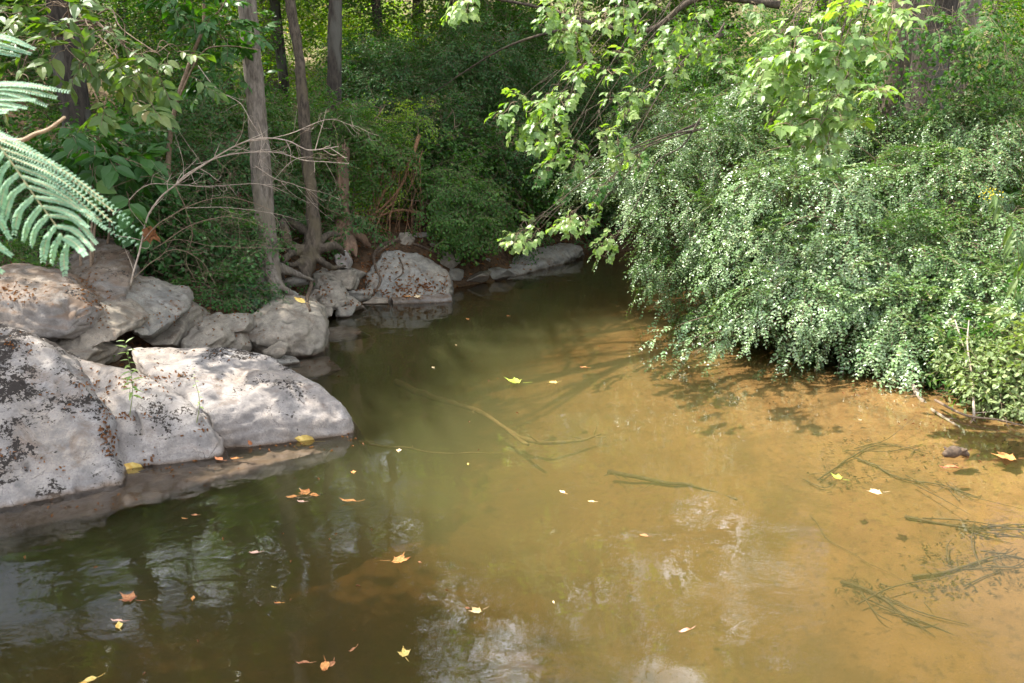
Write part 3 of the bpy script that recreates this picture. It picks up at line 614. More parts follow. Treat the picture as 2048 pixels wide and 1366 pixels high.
def sample(ells, n, shell=(.55, 1.0), noise=1.3, thr=-0.05, zmin=.04, front=False):
    vol = np.array([e[1][0]*e[1][1]+e[1][0]*e[1][2]+e[1][1]*e[1][2] for e in ells])*np.array([e[2] for e in ells]); P, O = [], []
    for e, k in zip(ells, (n*2.2*vol/vol.sum()).astype(int)+4):
        v = rng.normal(size=(k, 3)); v /= np.linalg.norm(v, axis=1)[:, None]; r = rng.uniform(shell[0]**2, shell[1]**2, k)**.5
        p = e[0]+v*r[:, None]*e[1]; P.append(p); O.append(v)
    P, O = np.concatenate(P), np.concatenate(O); keep = fbm(P*noise+3.3, 2) > thr
    keep &= P[:, 2] > np.maximum(ground_z(P[:, 0], P[:, 1])+.02, zmin)
    P, O = P[keep], O[keep]; i = rng.permutation(len(P))[:n]; return P[i], O[i]
def foliage(name, ells, n, tpls, mats, parent=None, shell=(.5, 1.0), noise=1.3, thr=-.05, droop=.2, out=1.0, scale=(.75, 1.25), tilt=.35, upw=1.0, zmin=.04):
    P, O = sample(ells, n, shell, noise, thr, zmin); k = len(P)
    d = O*np.array([1, 1, .5])*out+rng.normal(size=(k, 3))*.45; d[:, 2] -= droop
    u = np.array([0, 0, upw])+O*tilt+rng.normal(size=(k, 3))*.25
    NLEAF[0] += k*len(tpls[0].T)
    return scatter(name, tpls, P, d, u, rng.uniform(*scale, k), mats, parent)
def arching(name, ells, nb, per, tpls, mats, parent, bark, droop=.4, scale=(.75, 1.2), zmin=.03):
    """long wands that leave the heart of the shrub, rise, arch over and trail, with sprays all along"""
    vol = np.array([e[1][0]*e[1][2] for e in ells]); P, Dd, U, S, VT = [], [], [], [], []
    for e, k in zip(ells, np.maximum(3, (nb*vol/vol.sum()).astype(int))):
        for _ in range(k):
            v = rng.normal(size=3); v[2] = abs(v[2])*.9+.05; v[1] -= .35; v /= np.linalg.norm(v); a = e[0]+rng.normal(size=3)*e[1]*.25-np.array([0, 0, e[1][2]*.3]); L = e[1]*random.uniform(.95, 1.35)
            tip = e[0]+v*L; mid = (a+tip)/2+np.array([0, 0, .28*np.linalg.norm(tip-a)]); h = tip-a; end = tip+np.array([h[0], h[1], 0])*.22-np.array([0, 0, droop*random.uniform(.4, 1.3)*e[1][2]])
            Q = smooth_path([a, mid, tip, end], 34); VT.append(tube(list(Q[::4]), list(np.linspace(.006, .0015, len(Q[::4]))), 4))
            for i in range(per):
                q = int(8+25*(i+random.random())/per); q = min(q, 32)
                if Q[q][2] < max(zmin, gz(Q[q][0], Q[q][1])+.02): continue
                d = nz3(Q[q+1]-Q[q]); sd = nz3(np.cross(d, (0, 0, 1)))*(1 if i % 2 else -1); P.append(Q[q]); Dd.append(d+sd*random.uniform(.1, .9)+J(.12)+np.array([0, 0, -.12])); U.append(np.array([0, 0, 1])+v*.45+J(.2)); S.append(random.uniform(*scale)*(1.05-.35*i/per))
    V, T = joinVT(VT); link('wand', np_mesh('wand', V, T), bark, parent); return scatter(name, tpls, P, np.array(Dd), np.array(U), S, mats, parent)
def stems(root, ells, k, r0, parent, mat, name='stem', jit=.3):
    """woody stems rising from the root to points inside the foliage"""
    VT = []
    for i in range(k):
        e = ells[i % len(ells)]; tgt = e[0]+rng.normal(size=3)*e[1]*.45; tgt[2] = max(tgt[2], .15); a = np.array(root, float)+np.array([random.uniform(-jit, jit), random.uniform(-jit, jit), -.05])
        m = (a+tgt)/2+np.array([0, 0, .22*np.linalg.norm(tgt-a)])+rng.normal(size=3)*.1
        VT.append(tube([a, (a+m)/2+rng.normal(size=3)*.04, m, (m+tgt)/2+rng.normal(size=3)*.07, tgt], [r0, r0*.8, r0*.6, r0*.4, r0*.2], 6, .1))
        for q in range(3):
            s = m+(tgt-m)*random.random(); t2 = s+rng.normal(size=3)*e[1]*.4; VT.append(tube([s, (s+t2)/2+rng.normal(size=3)*.06, t2], [r0*.3, r0*.2, r0*.08], 5))
    V, T = joinVT(VT); return link(name, np_mesh(name, V, T, smooth=True), mat, parent)

# ------------------------------------------------------------------ plant materials
M_bark = plain_mat('grey_furrowed_bark', (0.08, 0.066, 0.052), (0.235, 0.20, 0.165), 26, .9, 1.0, (1.0, 1.0, .28), (0.16, .135, .10), .03)
M_barkb = plain_mat('brown_bark', (0.035, 0.028, 0.02), (0.115, 0.09, 0.065), 24, .9, 1.0, (1, 1, .35), (.10, .08, .05), .03)
M_barkd = plain_mat('dark_lichened_bark', (0.022, 0.018, 0.015), (0.07, 0.058, 0.045), 20, .95, 1.0, (1, 1, .3), (.09, .085, .07), .03)
M_snag = plain_mat('weathered_reddish_wood', (0.12, 0.07, 0.045), (0.28, 0.18, 0.12), 22, .9, .9, (1, 1, .12), (.15, .10, .07), .03)
M_root = plain_mat('bare_brown_root', (0.05, 0.036, 0.026), (0.15, 0.105, 0.07), 22, .9, .6)
M_twig = plain_mat('brown_twig', (0.13, 0.09, 0.06), (0.25, 0.18, 0.12), 40, .85, .2)
M_dead = plain_mat('bleached_dead_twig', (0.26, 0.20, 0.15), (0.48, 0.40, 0.32), 30, .85, .2)
M_vine = plain_mat('green_stem', (0.12, 0.15, 0.05), (0.20, 0.22, 0.08), 40, .7, .1)
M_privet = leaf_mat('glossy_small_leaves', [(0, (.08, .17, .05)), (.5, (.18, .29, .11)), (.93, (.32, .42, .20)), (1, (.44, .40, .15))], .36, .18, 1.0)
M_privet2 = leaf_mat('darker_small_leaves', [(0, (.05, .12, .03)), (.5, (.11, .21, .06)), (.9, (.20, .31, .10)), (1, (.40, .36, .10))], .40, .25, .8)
M_elder = leaf_mat('fresh_light_green_leaves', [(0, (.12, .22, .06)), (.6, (.24, .35, .11)), (1, (.38, .46, .17))], .42, .4, .6)
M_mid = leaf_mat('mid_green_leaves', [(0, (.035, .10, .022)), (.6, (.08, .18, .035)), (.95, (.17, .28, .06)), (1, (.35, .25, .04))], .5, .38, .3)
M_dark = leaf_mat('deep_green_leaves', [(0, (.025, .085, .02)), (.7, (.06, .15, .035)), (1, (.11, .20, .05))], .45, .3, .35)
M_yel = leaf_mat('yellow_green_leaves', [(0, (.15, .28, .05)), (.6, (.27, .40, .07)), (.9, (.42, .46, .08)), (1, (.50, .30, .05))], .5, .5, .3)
M_big = leaf_mat('olive_green_broad_leaves', [(0, (.07, .13, .035)), (.6, (.12, .19, .05)), (.9, (.22, .25, .08)), (1, (.36, .26, .14))], .42, .35, .4)
M_teal = leaf_mat('blue_green_leaves', [(0, (.06, .16, .09)), (1, (.10, .23, .13))], .6, .25, .2)
M_can = leaf_mat('canopy_leaves', [(0, (.04, .10, .02)), (.7, (.08, .16, .03)), (1, (.22, .26, .04))], .5, .4, .3)
MS = lambda a, b=None: [a, b or M_twig]

PRV = variants(T_pairs, 6); PRVf = variants(T_pairs, 4, fine=True, size=.062, L=.5, n=12)
PRVs = variants(T_pairs, 4, size=.044, L=.40, n=12, sub=3)
BEE = variants(T_alt, 5); BEEs = variants(T_alt, 5, L=.5, n=12, size=.055); ELM = variants(T_alt, 5, L=.7, n=14, size=.075, sub=4)
MAP = variants(T_alt, 4, L=.45, n=8, size=.10, leaf=L_lobed(), hang=.5)
CMP = variants(T_compound, 5); CMPs = variants(T_compound, 4, size=.065, L=.22)
WHO = variants(T_whorl, 5); WHOb = variants(T_whorl, 4, size=.24, n=6, w=.30, L=.45)
CAN = variants(T_canopy, 6); CANs = variants(T_canopy, 5, size=.085, n=34)
# ------------------------------------------------------------------ trees of the left bank
def trunk_mesh(name, runs, voxel, parent, mat, wob=.08, relaxn=2, amp=.012, seed=0):
    V, T = joinVT([tube(p, r, 14, wob, seed=seed+i) for i, (p, r) in enumerate(runs)])
    me = np_mesh(name, V, T)
    if voxel:
        me = remesh(me, voxel); relax(me, relaxn); n = len(me.vertices); co = np.empty(n*3, np.float32); me.vertices.foreach_get('co', co); co = co.reshape(-1, 3).astype(float)
        a = np.empty(n*3, np.float32); me.vertices.foreach_get('normal', a); co += a.reshape(-1, 3)*(amp*fbm(co*np.array([14, 14, 4.0]), 3))[:, None]
        me.vertices.foreach_set('co', co.astype(np.float32).ravel()); me.update()
    me.polygons.foreach_set('use_smooth', np.ones(len(me.polygons), bool)); me.name = name
    return link(name, me, mat, parent)
def limbs(tip_from, crowns, r, parent, mat, name='limb', k=2):
    VT = []
    for e in crowns:
        for _ in range(k):
            a = np.array(tip_from[random.randrange(len(tip_from))]); t = e[0]+rng.normal(size=3)*e[1]*.35; m = (a+t)/2+np.array([0, 0, .08*np.linalg.norm(t-a)])+rng.normal(size=3)*.2
            VT.append(tube([a, m, t], [r, r*.6, r*.2], 7, .1))
            for q in range(5):
                s = a+(t-a)*random.uniform(.4, 1); t2 = t+rng.normal(size=3)*e[1]*.7; VT.append(tube([s, (s+t2)/2+rng.normal(size=3)*.15, t2], [r*.35, r*.2, r*.06], 4))
    V, T = joinVT(VT); return link(name, np_mesh(name, V, T, smooth=True), mat, parent)
def P3(px, py, y): return D(px, py, y)

# thick straight trunk
root = P3(538, 572, 10.35)
t = empty('tree', root, 'thick straight grey trunk standing tallest at the water edge on the left', 'tree', 'trees on the left bank')
pth = [P3(546, 590, 10.3), P3(541, 560, 10.35), P3(533, 480, 10.4), P3(524, 350, 10.45), P3(512, 200, 10.5), P3(498, 60, 10.5), P3(487, -60, 10.5), P3(470, -300, 10.6), P3(455, -600, 10.9), P3(430, -1000, 11.4), P3(400, -1500, 12.2)]
rr = [.19, .155, .135, .125, .118, .115, .112, .10, .09, .07, .04]
k0 = [P3(540, 530, 10.35), P3(560, 570, 10.2), P3(600, 600, 10.3)]; k1 = [P3(530, 520, 10.35), P3(505, 585, 10.15), P3(480, 625, 10.1)]; k2 = [P3(545, 530, 10.4), P3(585, 545, 10.7), P3(625, 560, 11.0)]; k3 = [P3(540, 540, 10.3), P3(550, 590, 10.05), P3(545, 620, 9.95)]
low = trunk_mesh('trunk', [(pth[:9], rr[:9])]+[(k, [.085, .055, .025]) for k in (k0, k1, k2, k3)], .02, t, M_bark)
link('upper_trunk', np_mesh('upper_trunk', *tube(pth[7:], rr[7:], 12, .08), smooth=True), M_bark, t)
cr1 = [Ew(-7.6, 9.6, 8.6, 1.8, 1.4, 1.1), Ew(-5.8, 12.6, 8.0, 1.5, 1.6, .9), Ew(-9.0, 12.2, 10.4, 1.6, 1.6, 1.1), Ew(-6.6, 9.0, 7.6, 1.0, 1.0, .5), Ew(-6.4, 14.2, 11.4, 1.8, 1.6, 1.2), Ew(-5.2, 13.0, 6.4, 1.2, 1.0, .8)]
limbs(pth[7:10], cr1, .05, t, M_bark); foliage('crown', cr1, 700, CANs, MS(M_can), t, (.0, 1.0), 1.8, .16, scale=(.9, 1.4))
# slim leaning trunk on exposed roots
root = P3(618, 545, 11.3)
t = empty('tree', root, 'slim leaning trunk standing on twisted bare roots, right of the thick trunk', 'tree', 'trees on the left bank')
pth = [P3(612, 540, 11.3), P3(622, 500, 11.4), P3(628, 450, 11.5), P3(617, 340, 11.6), P3(607, 220, 11.7), P3(598, 110, 11.8), P3(578, 0, 11.9), P3(560, -110, 12), P3(570, -350, 12.2), P3(600, -700, 12.5), P3(640, -1100, 13)]
rr = [.10, .13, .10, .084, .078, .072, .07, .068, .06, .045, .03]
rts = [([P3(615, 505, 11.4), P3(596, 500, 11.3), P3(575, 490, 11.2), P3(572, 465, 11.2), P3(562, 440, 11.3)], [.10, .085, .07, .07, .05]),
       ([P3(625, 470, 11.5), P3(600, 455, 11.6), P3(575, 440, 11.8), P3(555, 430, 12.0)], [.07, .06, .06, .05]),
       ([P3(620, 500, 11.4), P3(650, 495, 11.4), P3(672, 492, 11.5), P3(690, 510, 11.7)], [.09, .06, .05, .03]),
       ([P3(615, 510, 11.4), P3(600, 525, 11.2), P3(580, 530, 11.0), P3(545, 520, 10.9)], [.08, .05, .04, .03]),
       ([P3(622, 510, 11.4), P3(648, 525, 11.3), P3(665, 535, 11.4), P3(690, 532, 11.6)], [.08, .05, .04, .02]),
       ([P3(612, 520, 11.3), P3(612, 548, 11.15), P3(618, 560, 11.1)], [.12, .08, .05]),
       ([P3(600, 500, 11.3), P3(575, 512, 11.0), P3(562, 540, 10.8), P3(570, 560, 10.7)], [.07, .045, .03, .02]),
       ([P3(630, 495, 11.45), P3(655, 470, 11.7), P3(680, 470, 12.0)], [.07, .05, .03])]
trunk_mesh('trunk', [(pth[:8], rr[:8])]+rts, .018, t, M_barkb, .12, 2, .016, 5)
link('upper_trunk', np_mesh('upper_trunk', *tube(pth[6:], rr[6:], 10, .08), smooth=True), M_barkb, t)
cr2 = [Ew(-4.8, 14.6, 7.8, 1.3, 1.1, .8), Ew(-3.4, 15.6, 9.4, 1.7, 1.4, 1.0), Ew(-5.2, 15.4, 10.2, 1.4, 1.4, .9), Ew(-3.2, 14.0, 9.8, 1.8, 1.2, 1.5), Ew(-1.8, 16.5, 9.0, 1.8, 1.2, 1.6), Ew(-3.4, 14.6, 6.4, 1.1, .9, .7)]
limbs(pth[7:10], cr2, .035, t, M_barkb); foliage('crown', cr2, 620, CANs, MS(M_can), t, (.0, 1.0), 1.7, .14, scale=(.8, 1.2))
# broken snag
root = P3(690, 470, 12.9)
t = empty('broken_snag', root, 'reddish broken stump with a splintered top and spreading dead roots', 'dead tree')
pth = [P3(692, 500, 12.8), P3(688, 462, 12.9), P3(684, 420, 12.95), P3(684, 350, 13.0), P3(686, 296, 13.0)]
rts = [([P3(688, 460, 12.9), P3(705, 490, 12.6), P3(712, 515, 12.5)], [.12, .07, .03]), ([P3(690, 455, 12.9), P3(722, 475, 12.9), P3(740, 495, 13.0)], [.11, .07, .03]), ([P3(682, 455, 12.9), P3(665, 480, 12.6), P3(655, 505, 12.4)], [.10, .06, .03]), ([P3(690, 460, 12.85), P3(692, 495, 12.5), P3(700, 520, 12.3)], [.10, .06, .03])]
trunk_mesh('trunk', [(pth, [.16, .15, .12, .105, .10])]+rts, .02, t, M_snag, .15, 1, .02, 9)
V, T = joinVT([tube([P3(686+dx, 300, 13.0)+np.array([0, dy, 0]), P3(686+dx*1.1, 300-h, 13.0)+np.array([0, dy, 0])], [.035, .002], 5) for dx, dy, h in ((-9, 0, 16), (-3, .05, 8), (4, -.04, 22), (9, .02, 10), (0, -.06, 14))])
link('splinter', np_mesh('splinter', V, T), M_snag, t)

def bg_tree(label, pts, rad, crowns, n, mat, cmat, tp, group='trees in the woods behind', thr=.0, noise=.7, shell=(.0, 1.0), sides=12, cat='tree', scale=(.8, 1.3), limb=True, lr=.4):
    base = np.array(pts[0]); t = empty('tree', base, label, cat, group)
    link('trunk', np_mesh('trunk', *tube(pts, rad, sides, .09, seed=random.random()*9), smooth=True), mat, t)
    if crowns:
        if limb: limbs(pts[-3:], crowns, rad[-2]*lr, t, mat)
        foliage('crown', crowns, n, tp, MS(cmat), t, shell, noise, thr, scale=scale)
    return t
def up(px, y, r, top, lean=0.0, zt=9):     # straight trunk from the ground at pixel column px to height zt
    x = D(px, 200, y)[0]; z0 = gz(x, y); zz = np.linspace(z0-.15, zt, 7); k = np.linspace(0, 1, 7)
    return [np.array([x+lean*q*(zt-z0)+.08*math.sin(q*7+px), y+.1*math.sin(q*5+px), z]) for q, z in zip(k, zz)], [r*(1.5 if q == 0 else 1-(1-top)*q) for q in k]
p_, r_ = up(676, 14.2, .14, .6, 0, 9); bg_tree('dark lichen-blotched trunk rising behind the broken stump', p_, r_, [Ew(-3.2, 16.0, 8.4, 1.7, 1.4, 1.0), Ew(-1.6, 17.5, 7.2, 1.6, 1.2, 1.0), Ew(-4.0, 17.2, 10.5, 2, 1.6, 1.3)], 360, M_barkd, M_can, CANs, thr=.12, noise=1.5)
p_, r_ = up(160, 12.4, .23, .7, .01, 10); bg_tree('broad dark trunk half hidden by broad olive leaves at upper left', p_, r_, [Ew(-7.5, 12.5, 8.2, 2.2, 1.8, 1.2), Ew(-9, 14, 10.5, 2.4, 2, 1.5), Ew(-9.6, 13.0, 7.4, 1.2, 1.0, .7)], 460, M_barkd, M_can, CANs, thr=.14, noise=1.6, scale=(1.0, 1.5))
t_ = [o for o in bpy.data.objects if o.get('label', '').startswith('broad dark trunk')][0]
foliage('low_crown', [Ew(-9.0, 13.2, 5.2, 2.6, .9, 1.5), Ew(-6.4, 14.6, 6.6, 1.6, .9, 1.6), Ew(-11.5, 13.5, 7.6, 2.2, .9, 1.6)], 210, CANs, MS(M_can), t_, (.0, 1.0), 2.4, .05, scale=(.5, .9))
p_, r_ = up(1788, 11.6, .19, .7, -.01, 10); bg_tree('tall trunk wrapped in leaves above the pale glossy shrub', p_, r_, [Ew(5.8, 12.5, 9.5, 2.3, 2, 1.3), Ew(4.8, 15.5, 8.0, 1.9, 1.2, 1.5), Ew(6.6, 15.6, 10.4, 2.2, 1.3, 1.4)], 620, M_barkb, M_can, CANs, thr=.08, noise=1.4)
p_, r_ = up(1846, 12.4, .30, .8, .0, 12); bg_tree('massive dark brown trunk at upper right beside the leaf-wrapped trunk', p_, r_, [Ew(8.5, 13, 11, 2.5, 2, 1.5)], 300, M_barkd, M_can, CAN)
p_, r_ = up(1890, 13.6, .24, .8, .02, 12); bg_tree('grey furrowed trunk just right of the massive dark one', p_, r_, [Ew(8.5, 15, 9.0, 2.2, 2, 1.3)], 280, M_bark, M_can, CAN)
far = [(60, 24, .16, 11), (330, 27, .13, 11), (452, 22, .10, 9), (840, 22, .17, 11), (960, 26, .14, 11), (1075, 21, .12, 10), (1230, 24, .15, 11), (1400, 22, .14, 10), (1620, 25, .18, 11), (1980, 22, .16, 10)]
wh = ['far slim trunk behind the upper left corner leaves', 'far trunk in the sunlit gap left of the thick straight trunk', 'thin far trunk just left of the thick straight trunk', 'dark upright trunk among yellow-green leaves at top centre', 'far trunk right of the dark upright one at top centre',
      'thin far trunk above the drooping bright-tipped branch', 'far trunk behind the arching bough at upper middle', 'far trunk hidden behind the hanging box elder sprays', 'far trunk behind the brightest hanging leaf sprays at upper right', 'far trunk behind the top right corner leaves']
for (px, y, r, zt), lab in zip(far, wh):
    x = D(px, 200, y)[0]; p_, r_ = up(px, y, r, .6, random.uniform(-.04, .04), zt)
    h = gz(x, y); cr = [Ew(x+random.uniform(-1, 1), y+random.uniform(-1, 1), zt-.5, 2.4, 1.8, 1.3), Ew(x+random.uniform(-1.5, 1.5), y, h+7.4, 2.2, 1.5, 1.1), Ew(x+random.uniform(-1.6, 1.6), y+random.uniform(-1, 1), h+3.3, 1.9, 1.4, 1.0), Ew(x+random.uniform(-1.6, 1.6), y-.8, h+5.0, 2.0, 1.4, 1.0)]
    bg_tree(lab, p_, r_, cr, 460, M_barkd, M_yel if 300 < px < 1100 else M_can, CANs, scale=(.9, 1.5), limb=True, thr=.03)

more = [(-30, 19, .15, 12, 'tall trunk far back at the upper left corner behind the fronds'), (250, 19.5, .14, 13, 'tall trunk deep in the woods between the broad dark trunk and the thick straight one'), (560, 19, .13, 13, 'tall trunk deep in the woods glimpsed between the thick and slim trunks'),
        (760, 19.5, .13, 12, 'tall trunk deep in the woods right of the lichen-blotched trunk'), (905, 19, .12, 11, 'slender trunk deep in the woods above the central dark shrub')]
for px, y, r, zt, lab in more:
    x = D(px, 200, y)[0]; p_, r_ = up(px, y, r, .6, random.uniform(-.03, .03), zt)
    cr = [Ew(x+random.uniform(-1.2, 1.2), y+random.uniform(-.6, .6), z_, 2.2, 1.3, 1.0) for z_ in ((5.6, 8.4, zt) if px < 300 else (5.6, 7.2, 8.8, 10.6, zt))]
    bg_tree(lab, p_, r_, cr, 230 if px < 300 else 400, M_barkd, M_can, CANs, scale=(.7, 1.2), thr=.12, noise=1.1)
x = 2.4; p_ = [np.array([x+.1*math.sin(k), 20.6, gz(x, 20.6)-.1+k*1.9]) for k in range(7)]
bg_tree('slim trunk deep in the woods behind the dark hollow', p_, [.16, .13, .12, .11, .1, .08, .05], [Ew(2.4, 19.5, 8.2, 2.2, 1.3, 1.6), Ew(.4, 19.5, 9.6, 1.8, 1.2, 1.5), Ew(4.4, 19.5, 10.8, 2.0, 1.3, 1.4), Ew(2.0, 19.0, 11.6, 2.0, 1.2, 1.2)], 640, M_barkd, M_can, CANs, thr=.08, noise=1.4)
# ------------------------------------------------------------------ trees outside the picture that throw the shade
def shade(label, base, zt, crowns, n, thr=.02):
    base = np.array(base, float); base[2] = gz(base[0], base[1])-.1
    pts = [base+np.array([0, 0, (zt-base[2])*k]) for k in np.linspace(0, 1, 6)]
    bg_tree(label, pts, [.3, .24, .2, .17, .13, .08], crowns, n, M_bark, M_can, CAN, 'trees behind the viewer', thr, .75, scale=(.9, 1.4), lr=.6)
def over(x, y, h, z=0.): # point at height h through which the sun reaches ground point x,y
    k = (h-z)/sz; return x+sx*k, y+sy*k, h
def sh(x, y, h, rx, ry, rz=.8, z=0.): a = over(x, y, h, z); return Ew(a[0], a[1], a[2], rx, ry, rz)
shade('tall shade tree on the near left bank beside the viewer', (-9.8, 4.8, 0), 10, [sh(-3.2, 4.0, 9, 2.4, 2.0), sh(-1.5, 3.2, 9.4, 1.7, 1.5), sh(-4.7, 5.8, 10, 1.9, 1.1), sh(-1.4, 5.2, 8.6, .9, .8, .5)], 800)
shade('leafy shade tree on the left bank leaning over the near pool', (-11, 9.5, 0), 10, [sh(-6.5, 8.5, 9, 2.2, 1.6, .9, .8), sh(-4.0, 8.6, 9, 1.3, .8, .6, .6), sh(-2.0, 8.6, 8.5, .8, .6, .5), sh(-7, 11, 10, 2.0, 1.4, 1, 1), Ew(-11.5, 11, 6.6, 1.6, 1.4, 1.0)], 850)
shade('broad shade tree whose boughs reach over mid stream', (-10.5, 13.5, 0), 11, [sh(-4.2, 11, 9.5, 1.9, 1.2, .8, 1), sh(-2.2, 12.2, 9, 1.6, 1.2, .7, .4), sh(.7, 14.2, 9.5, 1.9, 1.1, .7), sh(-1.2, 15.2, 10, 2.0, 1.3, .8, 1.2), sh(-5.2, 14, 10, 2.2, 1.5, .8, 1.2)], 800)
shade('spreading shade tree standing back among the woods', (-6.0, 21.0, 0), 11, [sh(1.2, 17.5, 10, 2.2, 1.4, .8, 1), sh(2.4, 15.8, 10, 1.8, 1.0, .8), sh(6.4, 18.5, 10, 2.2, 1.2, .8, .6)], 480)
# ------------------------------------------------------------------ shrubs of the right bank
M_weed = leaf_mat('pale_weed_leaves', [(0, (.14, .20, .07)), (.6, (.28, .36, .15)), (1, (.42, .46, .2))], .45, .25, .5)
WEED = variants(T_alt, 2, L=.35, n=8, size=.09, w=.18, hang=.0)
def shrub(name, label, root, ells, n, tp, mat, group=None, cat='shrub', k=8, r0=.02, stem=None, arch=False, **kw):
    root = np.array([root[0], root[1], gz(root[0], root[1])]); t = empty(name, root, label, cat, group)
    if k: stems(root, ells, k, r0, t, stem or M_twig)
    if arch: arching('spray', ells, int(n*.068), 9, tp, MS(mat), t, M_twig); n = int(n*.26)
    foliage('foliage', ells, n, tp, MS(mat), t, **kw); return t
G = 'glossy small-leaved shrubs arching over the water'
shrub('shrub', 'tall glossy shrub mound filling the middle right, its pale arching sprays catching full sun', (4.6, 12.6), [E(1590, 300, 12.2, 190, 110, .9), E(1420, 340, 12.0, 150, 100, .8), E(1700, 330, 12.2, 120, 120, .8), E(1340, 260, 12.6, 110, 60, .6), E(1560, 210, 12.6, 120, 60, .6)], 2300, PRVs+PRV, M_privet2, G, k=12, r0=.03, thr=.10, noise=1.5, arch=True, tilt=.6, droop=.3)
shrub('shrub', 'leftmost glossy shrub arm reaching far out toward mid stream above the dark hollow', (4.3, 12.2), [E(1255, 345, 12.0, 100, 48, .6), E(1190, 372, 11.8, 52, 24, .4), E(1330, 400, 11.6, 90, 60, .6)], 520, PRV, M_privet, G, k=7, thr=.10, noise=1.5, arch=True, tilt=.6, droop=.35, shell=(.2, 1))
shrub('shrub', 'low dome of glossy shrub dipping its left edge into the far pool', (4.1, 11.0), [E(1400, 470, 11.2, 135, 80, .8), E(1350, 555, 11.0, 75, 65, .6), E(1480, 560, 10.6, 110, 90, .8), E(1420, 630, 10.4, 60, 40, .5)], 1300, PRV, M_privet2, G, k=9, r0=.02, thr=.10, noise=1.5, arch=True, tilt=.6, droop=.45)
shrub('shrub', 'bright central glossy shrub trailing white-lit tips onto the amber shallows', (4.6, 9.4), [E(1600, 440, 10.4, 170, 100, .9), E(1690, 560, 9.6, 170, 105, .8), E(1600, 620, 9.2, 130, 95, .7), E(1760, 660, 8.8, 120, 90, .6), E(1560, 520, 10.0, 140, 80, .7)], 3300, PRV+PRVf, M_privet, G, k=14, r0=.028, thr=.10, noise=1.5, arch=True, tilt=.6, droop=.45)
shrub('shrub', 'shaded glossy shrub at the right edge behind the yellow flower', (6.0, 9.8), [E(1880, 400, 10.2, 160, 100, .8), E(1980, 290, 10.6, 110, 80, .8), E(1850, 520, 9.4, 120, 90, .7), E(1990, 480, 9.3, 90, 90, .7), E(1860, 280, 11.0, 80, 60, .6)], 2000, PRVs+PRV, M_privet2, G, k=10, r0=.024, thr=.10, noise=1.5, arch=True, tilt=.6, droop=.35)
shrub('shrub', 'low glossy shrub crowding the right bank just above the water line', (5.2, 8.0), [E(1830, 700, 8.4, 80, 62, .5), E(1920, 640, 8.5, 90, 60, .5), E(1985, 590, 8.6, 80, 60, .6)], 800, PRVf+PRV, M_privet, G, k=8, thr=.10, noise=1.5, arch=True, tilt=.6, droop=.4)
shrub('leafy_weed', 'round-leaved yellow-green plant overhanging the bottom right corner of the bank', (5.4, 7.2), [E(2010, 790, 7.35, 65, 50, .35), E(2050, 720, 7.5, 70, 60, .4), E(1960, 710, 7.8, 50, 40, .3)], 420, variants(T_alt, 4, L=.3, n=9, size=.05, w=.42, hang=.1)+WEED, M_weed, None, 'plant', k=8, r0=.007, stem=M_vine, thr=-.2, droop=.1, zmin=.03)
shrub('leafy_weed', 'narrow-leaved bank plant standing in the water beside the bare stick', (4.75, 7.75), [E(1920, 740, 7.9, 45, 60, .3), E(1990, 660, 8.0, 60, 40, .4)], 120, variants(T_alt, 4, L=.35, n=9, size=.085, w=.16, hang=.1), M_mid, None, 'plant', k=5, r0=.006, stem=M_vine, thr=-.3)
# single arching sprays caught by the sun at the water's edge
def sprays(name, label, lst, tp, mat, cat, group=None, r=.004, bark=None, thing=None):
    """lst: (start xyz, end xyz): bough with leaves all along"""
    t = thing or empty(name, lst[0][0], label, cat, group); VT, P, Dd, U, S = [], [], [], [], []
    for a, b, m, n, sc in lst:
        a, b = np.array(a, float), np.array(b, float); mid = (a+b)/2+np.array([0, 0, m]); Q = smooth_path([a, (a+mid)/2+[0, 0, m*.2], mid, (mid+b)/2+[0, 0, m*.15], b], 30); L = np.linalg.norm(b-a)
        VT.append(tube(list(Q[::4]), list(np.linspace(r*(1+L*1.5), r*.5, len(Q[::4]))), 5))
        for i in range(n):
            f = (i+.5)/n; k = int(f*28); d = nz3(Q[k+1]-Q[k]); P.append(Q[k]); Dd.append(d+J(.45)+np.array([0, 0, -.25])); U.append(np.array([0, 0, 1])+J(.25)-np.array([0, .25, 0])); S.append(sc*random.uniform(.75, 1.15))
        P.append(Q[-1]); Dd.append(nz3(Q[-1]-Q[-3])); U.append(np.array([0, -.2, 1.])); S.append(sc)
    V, T = joinVT(VT); link('twig', np_mesh('twig', V, T, smooth=True), bark or M_twig, t)
    scatter('foliage', tp, P, np.array(Dd), np.array(U), S, MS(mat), t); return t
sprays('arching_branch', 'white-lit leafy tips pointing left over the amber water, lowest of the sunny shrub', [(D(1500, 640, 9.6), D(1345, 655, 9.2), .1, 3, .9), (D(1500, 660, 9.5), D(1352, 690, 9.1), .06, 3, .9), (D(1480, 670, 9.4), D(1380, 712, 9.0), .08, 2, .8), (D(1500, 650, 9.5), D(1430, 710, 8.95), .1, 2, .8)], PRVf, M_privet, 'branch')
sprays('arching_branch', 'drooping pale sprig almost touching the water left of the undercut shade', [(D(1640, 640, 9.2), D(1530, 738, 8.6), .12, 3, .9), (D(1680, 660, 9.0), D(1625, 752, 8.4), .1, 3, .8)], PRVf, M_privet, 'branch')
sprays('arching_branch', 'two hanging pale sprigs dangling to the water near the bleached branch', [(D(1760, 680, 8.6), D(1800, 785, 8.05), .1, 3, .75), (D(1790, 690, 8.5), D(1818, 780, 8.0), .08, 3, .75), (D(1730, 690, 8.6), D(1718, 770, 8.2), .05, 2, .7)], PRVf, M_privet, 'branch')
